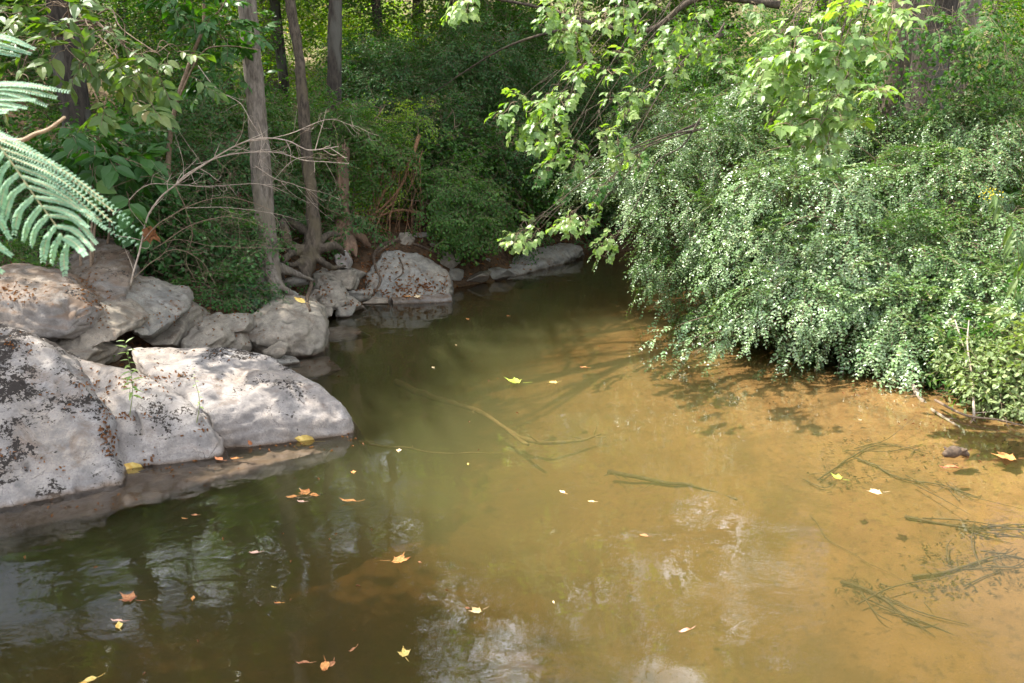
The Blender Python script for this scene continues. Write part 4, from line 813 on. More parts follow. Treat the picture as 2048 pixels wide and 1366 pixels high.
sprays('arching_branch', 'long thin bough bowing left across the middle of the sunny shrub', [(D(1710, 400, 9.9), D(1510, 310, 9.8), .35, 7, .8), (D(1760, 330, 10.5), D(1650, 300, 10.0), .15, 3, .8), (D(1700, 480, 9.4), D(1540, 470, 9.1), .25, 5, .9)], PRV, M_privet, 'branch')

# box elder: trunk inland, long boughs hung with light green compound leaves
def boughs(label, base, lst, tp, mat, bark, name='overhanging_branch', sc=1.0, dens=5, group=None, cat='branch'):
    """lst of (px,py,y,rx,ry,n): leaf groups; boughs run from base to each"""
    t = empty(name, base, label, cat, group); VT, P, Dd, U, S = [], [], [], [], []
    base = np.array(base, float)
    for px, py, y, rx, ry, n in lst:
        c = D(px, py, y); k = ppm(y); m = (base+c)/2+np.array([0, 0, .12*np.linalg.norm(c-base)])+rng.normal(size=3)*.06
        VT.append(tube([base+rng.normal(size=3)*.04, (base+m)/2+rng.normal(size=3)*.04, m, (m+c)/2+rng.normal(size=3)*.04, c], [.013, .010, .008, .006, .003], 6, .1))
        for i in range(n):
            q = c+np.array([random.gauss(0, .5)*rx/k, random.gauss(0, .25), random.gauss(0, .5)*ry/k]); s = c+(m-c)*random.uniform(0, .35)
            VT.append(tube([s, (s+q)/2+rng.normal(size=3)*.03+[0, 0, .04], q], [.005, .0035, .002], 4))
            P.append(q); d = nz3(q-s)*.8+np.array([-.2, -.35, -.12])+J(.4); Dd.append(d); U.append(np.array([0, -.35, 1])+J(.25)); S.append(sc*random.uniform(.75, 1.2))
    V, T = joinVT(VT); link('bough', np_mesh('bough', V, T, smooth=True), bark, t)
    scatter('foliage', tp, P, np.array(Dd), np.array(U), S, MS(mat), t); return t
boughs('brightest hanging leaf sprays at upper right, big pale leaflets glowing in the sun', D(1850, -420, 8.2), [(1590, 90, 7.0, 56, 45, 8), (1545, 130, 7.1, 32, 37, 4), (1680, 90, 6.9, 48, 37, 6), (1690, 165, 6.8, 40, 30, 6), (1650, 235, 6.9, 48, 22, 6), (1600, 200, 7.1, 48, 37, 6), (1740, 20, 7.0, 40, 30, 6)], CMP, M_elder, M_barkb, sc=1.2)
boughs('light green sprays hanging at mid height over the creek, above the dark hollow', D(1500, -120, 10.0), [(1060, 200, 8.8, 48, 33, 5), (1110, 180, 8.8, 40, 30, 4), (1190, 155, 9.0, 40, 30, 4), (1095, 230, 8.7, 40, 37, 4), (1120, 305, 9.1, 40, 30, 4), (1180, 245, 9.4, 48, 45, 4), (1240, 115, 9.4, 48, 45, 4)], CMP, M_elder, M_barkb, sc=1.15)
boughs('lowest light green spray reaching left just above the shadowed water', D(1400, 250, 10.6), [(1035, 470, 9.6, 20, 12, 4), (1080, 448, 9.7, 36, 13, 4), (1140, 433, 9.8, 40, 15, 5), (1230, 478, 9.7, 17, 13, 2), (1190, 418, 10.0, 40, 15, 4)], CMPs, M_elder, M_barkb, sc=1.2)
boughs('hanging green sprays in half shade between the low spray and the sunny mid-height one', D(1450, 60, 11.0), [(1100, 340, 10.4, 32, 26, 3), (1180, 325, 10.2, 40, 30, 3), (1215, 380, 10.0, 28, 26, 3), (1250, 285, 10.6, 48, 37, 5), (1140, 375, 10.4, 32, 22, 3)], CMPs, M_mid, M_barkb, sc=1.15)
boughs('leaf sprays dropping in from the top edge right of centre', D(1350, -420, 9.6), [(1120, 10, 8.0, 32, 26, 4), (1140, 50, 8.0, 32, 22, 4), (930, -10, 8.4, 32, 13, 4), (1240, 10, 8.7, 48, 37, 4), (1340, 50, 9.0, 56, 45, 5), (1400, 110, 9.6, 56, 45, 4), (1300, 150, 9.8, 48, 45, 4), (1440, 20, 9.4, 56, 37, 4)], CMP, M_elder, M_barkb, sc=1.1)
boughs('broad lobed green leaves crowding the top right corner', D(1900, -100, 12.4), [(1900, 60, 10.8, 80, 60, 16), (1990, 40, 10.4, 70, 60, 16), (1980, 130, 10.6, 80, 50, 16), (1880, 150, 11.0, 70, 60, 14), (2030, 180, 10.4, 40, 50, 8), (1820, 200, 11.2, 50, 40, 8), (1930, 220, 10.8, 70, 30, 10), (1700, 20, 11.3, 60, 30, 8), (1800, 60, 10.6, 50, 60, 12), (1850, 40, 10.4, 50, 40, 10), (1790, 130, 10.8, 40, 40, 8)], MAP, M_mid, M_barkb, sc=.85)
V, T = joinVT([tube([D(1560, 10, 12.6), D(1400, -5, 12.8), D(1300, 60, 13.0), D(1200, 50, 13.2), D(1080, 15, 13.4), D(950, -10, 13.6)], [.06, .05, .04, .03, .025, .02], 8, .1), tube([D(1200, 50, 13.2), D(1120, 60, 13.0), D(1000, 100, 13.2), D(860, 190, 14)], [.03, .022, .015, .008], 6, .1)])
tag(link('bough', np_mesh('bough', V, T, smooth=True), M_barkb), 'brown leafless bough slanting across the top right of centre', 'branch')

# ------------------------------------------------------------------ understorey of the left bank and the far woods
U1 = 'understorey shrubs in the shade'
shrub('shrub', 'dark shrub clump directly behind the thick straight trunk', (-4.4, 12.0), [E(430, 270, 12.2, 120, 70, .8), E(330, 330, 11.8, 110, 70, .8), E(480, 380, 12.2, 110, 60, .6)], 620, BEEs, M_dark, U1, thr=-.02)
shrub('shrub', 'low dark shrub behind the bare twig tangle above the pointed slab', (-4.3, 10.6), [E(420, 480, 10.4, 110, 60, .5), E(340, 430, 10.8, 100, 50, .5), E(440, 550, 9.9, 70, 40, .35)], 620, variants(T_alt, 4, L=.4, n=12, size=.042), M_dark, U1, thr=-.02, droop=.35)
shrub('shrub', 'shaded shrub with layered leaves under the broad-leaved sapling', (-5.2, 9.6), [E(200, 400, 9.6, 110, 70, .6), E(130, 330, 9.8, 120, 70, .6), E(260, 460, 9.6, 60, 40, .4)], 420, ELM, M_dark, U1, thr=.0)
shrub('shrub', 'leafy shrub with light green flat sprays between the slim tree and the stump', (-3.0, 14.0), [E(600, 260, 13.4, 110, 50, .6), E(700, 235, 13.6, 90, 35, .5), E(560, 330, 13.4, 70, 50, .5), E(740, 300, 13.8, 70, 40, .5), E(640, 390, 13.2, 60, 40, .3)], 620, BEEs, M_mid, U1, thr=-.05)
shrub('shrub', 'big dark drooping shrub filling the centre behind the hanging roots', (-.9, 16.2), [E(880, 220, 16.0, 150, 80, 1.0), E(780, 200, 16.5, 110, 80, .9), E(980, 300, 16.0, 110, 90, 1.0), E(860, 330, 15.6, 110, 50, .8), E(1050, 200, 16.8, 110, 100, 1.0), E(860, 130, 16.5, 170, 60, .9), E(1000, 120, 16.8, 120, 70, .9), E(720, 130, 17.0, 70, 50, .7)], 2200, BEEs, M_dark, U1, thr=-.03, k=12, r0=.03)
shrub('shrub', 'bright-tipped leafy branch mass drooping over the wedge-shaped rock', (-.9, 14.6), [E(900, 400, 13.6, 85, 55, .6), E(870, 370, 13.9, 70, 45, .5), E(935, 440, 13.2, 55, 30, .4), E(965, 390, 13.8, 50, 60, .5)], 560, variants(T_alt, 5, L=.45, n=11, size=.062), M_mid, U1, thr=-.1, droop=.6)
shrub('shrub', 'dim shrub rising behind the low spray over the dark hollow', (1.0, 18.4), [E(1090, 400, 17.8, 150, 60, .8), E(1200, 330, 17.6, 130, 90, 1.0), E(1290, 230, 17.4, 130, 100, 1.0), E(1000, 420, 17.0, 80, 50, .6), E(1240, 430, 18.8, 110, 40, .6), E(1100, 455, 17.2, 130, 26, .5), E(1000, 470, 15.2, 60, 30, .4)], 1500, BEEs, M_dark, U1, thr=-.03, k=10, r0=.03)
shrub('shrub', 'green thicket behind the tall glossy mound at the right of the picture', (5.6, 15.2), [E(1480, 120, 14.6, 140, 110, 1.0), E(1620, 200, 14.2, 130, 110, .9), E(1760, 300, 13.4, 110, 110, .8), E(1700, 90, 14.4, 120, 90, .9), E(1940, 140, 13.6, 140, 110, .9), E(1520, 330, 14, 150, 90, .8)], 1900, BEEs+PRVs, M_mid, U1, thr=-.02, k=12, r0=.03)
shrub('shrub', 'yellow-tinged leaf fan low between the stump and the central shrub', (-2.0, 14.8), [E(790, 250, 14.6, 60, 20, .4), E(820, 235, 14.6, 40, 14, .3), E(770, 350, 14.4, 50, 50, .4)], 120, BEEs, M_yel, U1, thr=-.4)
# broad-leaved sapling, upper left
sap = np.array([-3.9, 8.9, gz(-3.9, 8.9)])
t = boughs('broad-leaved sapling at upper left with large pale olive leaves', D(120, 60, 8.8), [(250, 90, 7.4, 70, 40, 8), (190, 60, 7.6, 60, 40, 8), (320, 110, 7.4, 50, 30, 6), (180, 140, 7.6, 60, 50, 8), (110, 90, 7.8, 70, 50, 8), (200, 195, 7.4, 30, 25, 3), (270, 200, 7.3, 30, 20, 3), (60, 40, 7.8, 60, 40, 8), (40, 150, 8.0, 50, 60, 6), (330, 140, 7.6, 40, 25, 4), (130, 15, 7.6, 90, 20, 8)], WHO, M_big, M_twig, name='sapling', sc=1.0, cat='sapling')
V, T = joinVT([tube([D(330, 500, 10.2), D(336, 420, 10.2), D(338, 300, 10.2), D(352, 210, 10.1), D(385, 110, 10.0), D(408, 40, 9.9), D(400, -80, 9.8)], [.035, .032, .03, .026, .022, .018, .012], 8, .1), tube([D(352, 210, 10.1), D(400, 110, 9.8), D(450, 92, 9.6), D(520, 100, 9.5)], [.012, .01, .007, .004], 5), tube([D(408, 40, 9.9), D(440, 20, 9.8), D(470, -40, 9.8)], [.012, .008, .006], 5)])
t = empty('sapling', D(330, 500, 10.2), 'thin leaning sapling stem with dark leaves, between the broad-leaved sapling and the thick trunk', 'sapling')
link('trunk', np_mesh('trunk', V, T, smooth=True), M_twig, t); foliage('foliage', [E(440, 60, 9.8, 80, 45, .4), E(450, 150, 10.4, 60, 45, .5), E(380, 0, 9.8, 70, 30, .4)], 90, WHO, MS(M_dark), t, (.0, 1), 1.3, -.3, scale=(.7, 1.0))
shrub('shrub', 'very broad dark leaves low at left between the feathery fronds and the twig tangle', (-4.9, 8.9), [E(190, 290, 9.0, 50, 26, .3), E(215, 320, 8.9, 50, 22, .3), E(250, 395, 8.9, 50, 26, .3), E(150, 260, 9.2, 60, 26, .3)], 44, WHOb, M_dark, U1, k=4, thr=-.5, droop=.5, shell=(0, 1))
shrub('shrub', 'ferny little plant with blue-green leaves on the shoulder of the round-faced boulder', (D(520, 590, 10.0)[0], 10.1), [E(520, 588, 9.75, 42, 20, .2), E(545, 605, 9.65, 26, 18, .12)], 60, variants(T_pairs, 4, L=.22, n=14, size=.022, sub=3), M_teal, None, 'plant', k=4, r0=.004, stem=M_vine, thr=-.9, droop=.35, zmin=.3)
shrub('shrub', 'small-leaved green plant spilling over the dry bank left of the ferny plant', (-3.2, 10.0), [E(450, 590, 9.7, 50, 22, .3), E(500, 500, 10.2, 40, 30, .3), E(400, 570, 9.6, 60, 24, .3)], 150, BEEs, M_dark, U1, 'plant', k=4, r0=.006, thr=-.4)
shrub('shrub', 'ivy-like leaves climbing between the slim tree and the stump', (-3.1, 12.4), [E(655, 445, 12.3, 24, 40, .2), E(700, 440, 12.9, 30, 30, .2), E(600, 540, 11.5, 18, 22, .1), E(640, 350, 12.8, 30, 40, .2)], 70, BEEs, M_dark, None, 'plant', k=4, r0=.006, thr=-.9)
shrub('grass_tuft', 'small tuft of bright grass among weeds on top of the stained boulder', (D(40, 500, 8.6)[0], 8.6), [E(40, 505, 8.5, 26, 10, .15), E(85, 535, 8.2, 22, 7, .1)], 50, variants(T_alt, 3, L=.18, n=9, size=.07, w=.09, hang=-.3), M_mid, None, 'grass', k=3, r0=.003, stem=M_vine, thr=-.9, droop=-.5, zmin=.5)

def mass(name, label, ells, n, tp, mat, **kw):
    o = foliage(name, ells, n, tp, MS(mat), None, **kw); tag(o, label, 'foliage', kind='stuff'); return o
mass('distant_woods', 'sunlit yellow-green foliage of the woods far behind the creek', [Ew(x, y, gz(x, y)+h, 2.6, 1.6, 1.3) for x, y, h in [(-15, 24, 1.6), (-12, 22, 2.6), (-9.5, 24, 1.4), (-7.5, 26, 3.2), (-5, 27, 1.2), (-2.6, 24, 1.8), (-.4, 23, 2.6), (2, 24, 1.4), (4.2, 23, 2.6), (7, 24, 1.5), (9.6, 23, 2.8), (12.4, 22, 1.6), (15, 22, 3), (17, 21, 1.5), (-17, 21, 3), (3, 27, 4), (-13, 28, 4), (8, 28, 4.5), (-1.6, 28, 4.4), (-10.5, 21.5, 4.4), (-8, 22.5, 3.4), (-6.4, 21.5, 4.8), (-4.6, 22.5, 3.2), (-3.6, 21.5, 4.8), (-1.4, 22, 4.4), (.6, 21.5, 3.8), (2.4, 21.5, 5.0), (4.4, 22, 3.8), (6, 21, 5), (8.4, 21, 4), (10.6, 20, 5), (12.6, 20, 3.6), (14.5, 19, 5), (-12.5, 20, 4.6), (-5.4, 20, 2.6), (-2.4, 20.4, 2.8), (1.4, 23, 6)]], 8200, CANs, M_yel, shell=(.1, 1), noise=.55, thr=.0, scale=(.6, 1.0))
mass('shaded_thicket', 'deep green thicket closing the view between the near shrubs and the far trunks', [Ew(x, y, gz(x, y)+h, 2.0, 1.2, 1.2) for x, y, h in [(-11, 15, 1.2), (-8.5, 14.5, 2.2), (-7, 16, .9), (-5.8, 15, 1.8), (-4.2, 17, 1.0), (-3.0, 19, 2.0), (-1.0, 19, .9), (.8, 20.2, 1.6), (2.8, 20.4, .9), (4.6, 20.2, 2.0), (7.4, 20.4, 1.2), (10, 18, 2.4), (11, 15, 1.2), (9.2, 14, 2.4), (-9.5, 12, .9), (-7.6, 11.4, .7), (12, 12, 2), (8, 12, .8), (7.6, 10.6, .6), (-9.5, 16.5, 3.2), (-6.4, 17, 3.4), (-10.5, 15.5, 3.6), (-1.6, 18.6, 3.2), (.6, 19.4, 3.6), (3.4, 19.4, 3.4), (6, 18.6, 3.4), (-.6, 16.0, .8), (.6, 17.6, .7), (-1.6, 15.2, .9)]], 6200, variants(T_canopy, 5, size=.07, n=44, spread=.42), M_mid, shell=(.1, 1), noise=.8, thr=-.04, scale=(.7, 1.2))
# ------------------------------------------------------------------ dead twig tangle in front of the trunks
def px_line(pts, y0, y1=None):
    y1 = y0 if y1 is None else y1; n = len(pts); return [D(px, py, y0+(y1-y0)*i/(n-1)) for i, (px, py) in enumerate(pts)]
mains = [([(240, 640), (262, 560), (285, 480), (301, 419), (350, 369), (430, 316), (495, 282), (571, 280), (617, 301), (693, 289)], 8.4, 8.9, .011),
         ([(350, 369), (381, 343), (449, 312), (548, 303), (609, 320), (720, 329)], 8.7, 9.1, .008), ([(495, 282), (571, 270), (647, 240), (685, 244), (722, 262)], 8.9, 9.3, .005),
         ([(395, 130), (434, 179), (480, 206), (503, 244), (522, 280), (520, 330)], 9.6, 9.2, .005), ([(228, 430), (290, 372), (350, 369), (419, 373), (514, 367), (567, 385)], 8.6, 9.2, .006),
         ([(371, 415), (455, 415), (530, 424), (586, 436)], 8.9, 9.2, .004), ([(510, 331), (552, 358), (602, 373), (653, 388)], 9.1, 9.4, .005), ([(609, 373), (647, 415), (685, 427)], 9.3, 9.4, .003),
         ([(318, 491), (380, 450), (453, 434), (505, 445), (541, 461)], 8.6, 9.1, .005), ([(305, 500), (350, 478), (419, 491), (500, 494), (579, 497)], 8.7, 9.0, .004), ([(262, 560), (310, 520), (350, 500), (400, 520), (432, 572)], 8.5, 8.8, .005),
         ([(350, 369), (372, 420), (385, 470), (372, 520), (390, 560)], 8.6, 8.8, .005), ([(285, 480), (330, 440), (400, 405), (470, 395), (540, 420)], 8.4, 9.0, .006), ([(200, 388), (240, 368), (300, 352), (350, 369)], 8.9, 8.7, .005),
         ([(430, 316), (460, 345), (455, 365), (470, 380)], 8.8, 8.8, .003), ([(571, 303), (573, 325), (570, 342), (562, 338)], 9.0, 9.0, .003), ([(674, 312), (675, 296), (672, 280)], 9.1, 9.1, .0025),
         ([(548, 303), (580, 285), (610, 262), (622, 248)], 9.0, 9.2, .003), ([(495, 282), (478, 310), (450, 330), (444, 352)], 8.9, 8.8, .003), ([(609, 320), (640, 306), (665, 318), (690, 312)], 9.1, 9.2, .003)]
t = empty('dead_branch', D(240, 640, 8.4), 'bare bleached twig tangle reaching right across the thick straight trunk', 'dead branch')
for q, sel in enumerate((mains[:7], mains[7:])):
    VT = []
    for pts, y0, y1, r in sel:
        L = smooth_path(px_line(pts, y0, y1)); L = L+np.stack([.012*pnoise(L*9+k*3) for k in range(3)], 1); VT.append(tube(list(L[::2]), list(np.linspace(r, r*.45, len(L[::2]))), 5))
        for _ in range(int(len(L)*.55)):
            k = random.randint(2, len(L)-2); d = nz3(L[k]-L[k-1]); l = random.uniform(.10, .42); s = nz3(d*random.uniform(.3, 1)+J(.55)+np.array([0, 0, -.1])); b = J(.25)*l
            P_ = [L[k], L[k]+s*l*.35+b*.2, L[k]+s*l*.7+b*.7, L[k]+s*l+b*1.3+np.array([0, 0, .03])]; VT.append(tube(P_, [r*.4, r*.33, r*.25, .0009], 4))
            if random.random() < .6: e = P_[2]; VT.append(tube([e, e+nz3(s+J(.7))*l*.25, e+nz3(s+J(.7))*l*.45], [.0014, .0012, .0008], 4))
    V, T = joinVT(VT); link('bough' if q == 0 else 'twig', np_mesh('twigs', V, T), M_dead if q == 0 else M_twig, t)
M_deadleaf = leaf_mat('withered_brown_leaf', [(0, (.13, .055, .025)), (.5, (.24, .10, .04)), (1, (.36, .18, .08))], .7, .2, .2)
W_ = [np.array(J(1)) for _ in range(9)]; P = [D(300, 452, 8.5)+J(.012) for _ in range(7)]; Dn = np.array([[random.gauss(0, .25), random.gauss(0, .25), -1] for _ in P])
Tw = Tpl(); Tw.leaf(L_ovate(.2, .9, .5), (0, 0, 0), (0, 1, 0), (0, 0, 1), .17); Tw.done()
Td = Tpl(); Td.leaf(L_ovate(.22, .7, .3), (0, 0, 0), (0, 1, 0), (0, 0, 1), 1.0); Td.done()
o = scatter('withered_leaves', [Tw], P, Dn, rng.normal(size=(len(P), 3)), np.ones(len(P)), MS(M_deadleaf)); tag(o, 'hanging bunch of withered brown leaves caught in the twig tangle', 'dead leaves')

# ------------------------------------------------------------------ exposed roots under the cut bank
t = empty('hanging_roots', D(790, 330, 14.2), 'mass of bare reddish roots hanging down the cut bank right of the stump', 'roots')
VT = []
for pts, r in [([(838, 270), (820, 330), (800, 375), (770, 410), (745, 430)], .035), ([(800, 300), (785, 350), (760, 400), (742, 455)], .04), ([(830, 330), (800, 360), (790, 400), (765, 425), (750, 460)], .03), ([(838, 425), (800, 420), (770, 428), (745, 440)], .03), ([(815, 300), (812, 340), (790, 400), (778, 440)], .022)]:
    VT.append(tube(px_line(pts, 14.2, 13.7), list(np.linspace(r, r*.35, len(pts))), 7, .2))
for _ in range(46):
    a = (random.uniform(738, 845), random.uniform(300, 430)); l = random.uniform(30, 110); VT.append(tube(px_line([a, (a[0]+random.uniform(-12, 8), a[1]+l*.5), (a[0]+random.uniform(-26, 14), a[1]+l)], random.uniform(13.7, 14.3), 13.7), [.008, .006, .002], 4))
V, T = joinVT(VT); link('root', np_mesh('root', V, T, smooth=True), plain_mat('reddish_root', (.15, .075, .04), (.36, .20, .11), 25, .9, .5), t)
def rootpath(label, pts, y0, y1, r, mat=None):
    L = []
    for i, (px, py) in enumerate(pts):
        h = hit(px, py); L.append(h[0]+h[1]*r*.6 if h is not None and abs(h[0][1]-(y0+(y1-y0)*i/(len(pts)-1))) < 1.3 else D(px, py, y0+(y1-y0)*i/(len(pts)-1)))
    V, T = tube(L, list(np.linspace(r, r*.5, len(L))), 7, .15); tag(link('root', np_mesh('root', V, T, smooth=True), mat or M_root), label, 'root', 'roots crossing the rocks')
rootpath('sinuous root running down the left face of the wedge-shaped rock', [(800, 480), (765, 492), (748, 510), (752, 535), (762, 560), (752, 585)], 12.9, 12.2, .035)
rootpath('root arching over the top edge of the wedge-shaped rock', [(748, 510), (790, 486), (830, 490), (868, 506), (885, 515)], 12.9, 13.0, .03)
rootpath('thin root draped over the middle of the wedge-shaped rock', [(778, 500), (800, 520), (805, 545), (790, 560)], 12.8, 12.4, .015)
rootpath('root stub below the thick straight trunk pointing at the jagged rock', [(590, 545), (620, 560), (612, 600), (618, 622)], 11.0, 10.6, .035)

# ------------------------------------------------------------------ feathery fronds close to the lens
M_mim = leaf_mat('pale_blue_green_leaflets', [(0, (.22, .38, .26)), (.6, (.30, .48, .34)), (1, (.40, .56, .38))], .6, .35, .3)
M_mst = plain_mat('yellow_green_stalk', (.42, .40, .20), (.55, .48, .26), 60, .6, .1)
M_tan = plain_mat('tan_twig', (.34, .24, .15), (.52, .38, .25), 60, .8, .3)
t = empty('feathery_branch', D(-60, 290, 1.6), 'out-of-focus branch of feathery blue-green fronds reaching in at the left edge', 'branch')
def frond(rach, pinnae, y, lw=.0108, n=24):
    Tp = Tpl(); R_ = smooth_path([D(px, py, yy) for px, py, yy in rach], 40); Tp.stick(list(R_[::5]), list(np.linspace(.0022, .0010, 8)), 6)
    for s, mids, e in pinnae:
        thin = .78 if e[0]-s[0] > 60 else 1.0; fw = 1.0 if e[0]-s[0] > 60 else .6
        A = D(*s); Q = smooth_path([A]+[D(*mm) for mm in mids]+[D(*e)], 40); Tp.stick(list(Q[::8]), [.0009]*5, 4); L = np.linalg.norm(np.diff(Q, axis=0), axis=1).sum(); m_ = max(12, int(L/(.0019 if e[0]-s[0] > 60 else .0027)))
        for i in range(m_):
            if random.random() < .03: continue
            f = (i+1)/m_; k = min(int(f*38), 38); d = nz3(Q[k+1]-Q[k]); sd = nz3(np.cross(d, (.15, -.75, .65)))
            w = thin*lw*(.75+.25*math.sin(math.pi*min(f*1.15, 1)))*(1 if f < .88 else .8)
            for q in (-1, 1): Tp.leaf(LM, Q[k], sd*q+d*fw+J(.05), np.array([.1, -.65, .75])+J(.12), w*random.uniform(.9, 1.08))
    Tp.done(); me = np_mesh('frond', Tp.V, Tp.T, Tp.m, Tp.r); link('frond', me, [M_mim, M_mst], t)
LM = (np.array([(0, 0, 0), (-.17, .12, .01), (-.2, .85, .015), (0, 1, 0), (.2, .85, .015), (.17, .12, .01)], float), np.array([(0, 5, 4), (0, 4, 3), (0, 3, 2), (0, 2, 1)]))
y = 1.6
rach = [(-70, 215, y), (-20, 270, y), (10, 306, y), (45, 357, y), (78, 405, y), (105, 441, y), (136, 484, y)]
pin = []
for s, m_, e in [((-40, 248), (60, 300), (215, 405)), ((-15, 275), (110, 330), (262, 440)), ((2, 297), (120, 345), (290, 472)), ((14, 312), (130, 365), (279, 495)), ((28, 332), (120, 372), (252, 488)), ((42, 352), (120, 385), (228, 470)), ((56, 373), (130, 400), (212, 458)), ((70, 394), (125, 405), (190, 430)),
                 ((84, 413), (135, 425), (178, 456)), ((98, 431), (150, 440), (195, 489)), ((112, 452), (150, 462), (188, 502)), ((128, 474), (150, 486), (172, 512))]:
    pin.append(((*s, y), [(*m_, y-.03-random.uniform(0, .03))], (*e, y-.06-random.uniform(0, .05))))
for s, m_, e in [((-30, 258), (-60, 300), (-70, 360)), ((8, 304), (-10, 330), (-24, 372)), ((22, 322), (0, 350), (-12, 402)), ((38, 347), (10, 375), (0, 432)), ((52, 368), (22, 395), (6, 450)), ((68, 392), (38, 425), (28, 470)), ((83, 411), (58, 445), (46, 482)), ((97, 430), (72, 458), (62, 492)), ((112, 452), (92, 482), (86, 524)), ((124, 468), (108, 496), (103, 528)), ((136, 484), (128, 515), (130, 552))]:
    pin.append(((*s, y), [(*m_, y+.01)], (*e, y+.0+random.uniform(-.02, .03))))
frond(rach, pin, y)
pin = [((*s, 1.75), [(*m_, 1.73)], (*e, 1.71)) for s, m_, e in [((-60, 175), (30, 168), (140, 184)), ((-60, 182), (20, 176), (120, 197)), ((-60, 188), (10, 184), (96, 212)), ((-60, 195), (0, 196), (72, 200)), ((-60, 200), (-10, 204), (55, 216)), ((-60, 210), (-20, 216), (34, 218)), ((-60, 216), (-30, 224), (14, 224))]]
frond([(-120, 190, 1.75), (-90, 190, 1.75), (-60, 195, 1.75)], pin, 1.75, .013)
pin = [((*s, 2.2), [(*m_, 2.2)], (*e, 2.2)) for s, m_, e in [((-60, 70), (10, 75), (70, 98)), ((-60, 80), (0, 90), (62, 108)), ((-60, 92), (-10, 102), (40, 112))]]
frond([(-120, 70, 2.2), (-90, 76, 2.2), (-60, 84, 2.2)], pin, 2.2, .015)
pin = [((*s, 1.5), [(*m_, 1.5)], (*e, 1.5)) for s, m_, e in [((-60, 400), (-10, 430), (20, 478)), ((-60, 440), (-20, 478), (24, 512)), ((-60, 480), (-30, 520), (6, 545))]]
frond([(-120, 400, 1.5), (-90, 420, 1.5), (-60, 440, 1.5)], pin, 1.5, .012)
V, T = tube([D(-60, 272, 1.9), D(0, 279, 1.9), D(42, 281, 1.9), D(70, 268, 1.9), D(98, 258, 1.9), D(130, 234, 1.9)], [.006, .0055, .005, .0045, .004, .0028], 8, .12); link('twig', np_mesh('twig', V, T, smooth=True), M_tan, t)
V, T = joinVT([tube([D(-110, 150, 1.8), D(-90, 200, 1.75), D(-90, 290, 1.7), D(-110, 420, 1.6)], [.007, .006, .005, .004], 8), tube([D(-90, 200, 1.75), D(-70, 215, 1.6)], [.004, .0025], 6), tube([D(-60, 272, 1.9), D(-92, 260, 1.72)], [.006, .005], 6)])
link('stem', np_mesh('stem', V, T, smooth=True), M_tan, t)

# ------------------------------------------------------------------ seedlings, goldenrod, bare sticks
def seedling(name, label, foot, top, n, size, w, mat, cat='plant', petals=0, flower=None, lean=.04, fl=None):
    h = hit(*foot); a = h[0] if h is not None else Zp(*foot); y = a[1]-.02; b = D(top[0], top[1], y-.03); t = empty(name, a, label, cat)
    Q = smooth_path([a-[0, 0, .03], a+(b-a)*.4+[lean, 0, 0], b], 40); link('stem', np_mesh('stem', *tube(list(Q[::5]), list(np.linspace(.004, .0015, 8)), 5), smooth=True), M_vine, t)
    Lf = L_ovate(w, .2, .25); P, Dd, U, S = [], [], [], []
    for i in range(n):
        f = .35+.65*(i+1)/n; k = int(f*39); an = i*2.4; P.append(Q[k]); Dd.append([math.cos(an), math.sin(an)*.8-.2, .35 if f > .8 else .0]); U.append([0, -.2, 1]); S.append(size*(1.1-.4*f)*random.uniform(.8, 1.15))
    Tp = Tpl(); Tp.leaf(Lf, (0, 0, 0), (0, 1, 0), (0, 0, 1), 1.0); Tp.done(); scatter('foliage', [Tp], P, np.array(Dd, float)+rng.normal(size=(n, 3))*.15, np.array(U, float), S, MS(mat), t); return t, Q
seedling('seedling', 'spindly willow-leaved seedling rising from the crack in the middle grey slab', (258, 828), (250, 682), 26, .10, .14, M_elder)
seedling('seedling', 'thin pale seedling on the largest slab, right of the willow-leaved one', (392, 842), (384, 740), 12, .045, .2, M_elder)
seedling('seedling', 'small yellow-green sprout in front of the dark cave mouth', (228, 716), (196, 700), 9, .045, .4, M_elder)
for px, py in ((30, 688), (44, 690)): pass
gr = D(2010, 640, 7.9); gr[2] = gz(gr[0], gr[1])
t = empty('flowering_plant', gr, 'tall arching weed topped with small yellow flower heads at the right edge', 'flower')
Q = smooth_path([gr, D(2035, 560, 7.8), D(2030, 470, 7.7), D(1995, 400, 7.5), D(1982, 388, 7.4)], 40); link('stem', np_mesh('stem', *tube(list(Q[::5]), list(np.linspace(.006, .002, 8)), 6), smooth=True), M_vine, t)
Q2 = smooth_path([gr, D(2045, 600, 7.8), D(2050, 520, 7.7), D(2010, 415, 7.5)], 40)
Tp = Tpl(); Tp.leaf(L_ovate(.13, .25, .45), (0, 0, 0), (0, 1, 0), (0, 0, 1), 1.0); Tp.done(); P, Dd, S = [], [], []
for i in range(30):
    q = (Q, Q2)[i % 2]; k = int(6+33*(i/30.)); P.append(q[k]); a = i*2.4; Dd.append([math.cos(a)*.7, math.sin(a)*.5-.3, -.75 if k < 36 else -.1]); S.append(random.uniform(.13, .24))
scatter('foliage', [Tp], P, np.array(Dd), np.tile([0, -.4, 1.], (30, 1)), S, MS(M_big), t)
M_flow = leaf_mat('yellow_petals', [(0, (.70, .50, .02)), (1, (.85, .68, .05))], .6, .3, .2)
P = [D(1982+random.gauss(0, 9), 386+random.gauss(0, 5), 7.4)+J(.02) for _ in range(50)]; Tp = Tpl(); Tp.leaf(L_ovate(.35, .2, .3, False), (0, 0, 0), (0, 1, 0), (0, 0, 1), .018); Tp.done()
scatter('blossom', [Tp], P, rng.normal(size=(50, 3)), rng.normal(size=(50, 3))+np.array([0, 0, .5]), rng.uniform(.6, 1.2, 50), MS(M_flow), t)
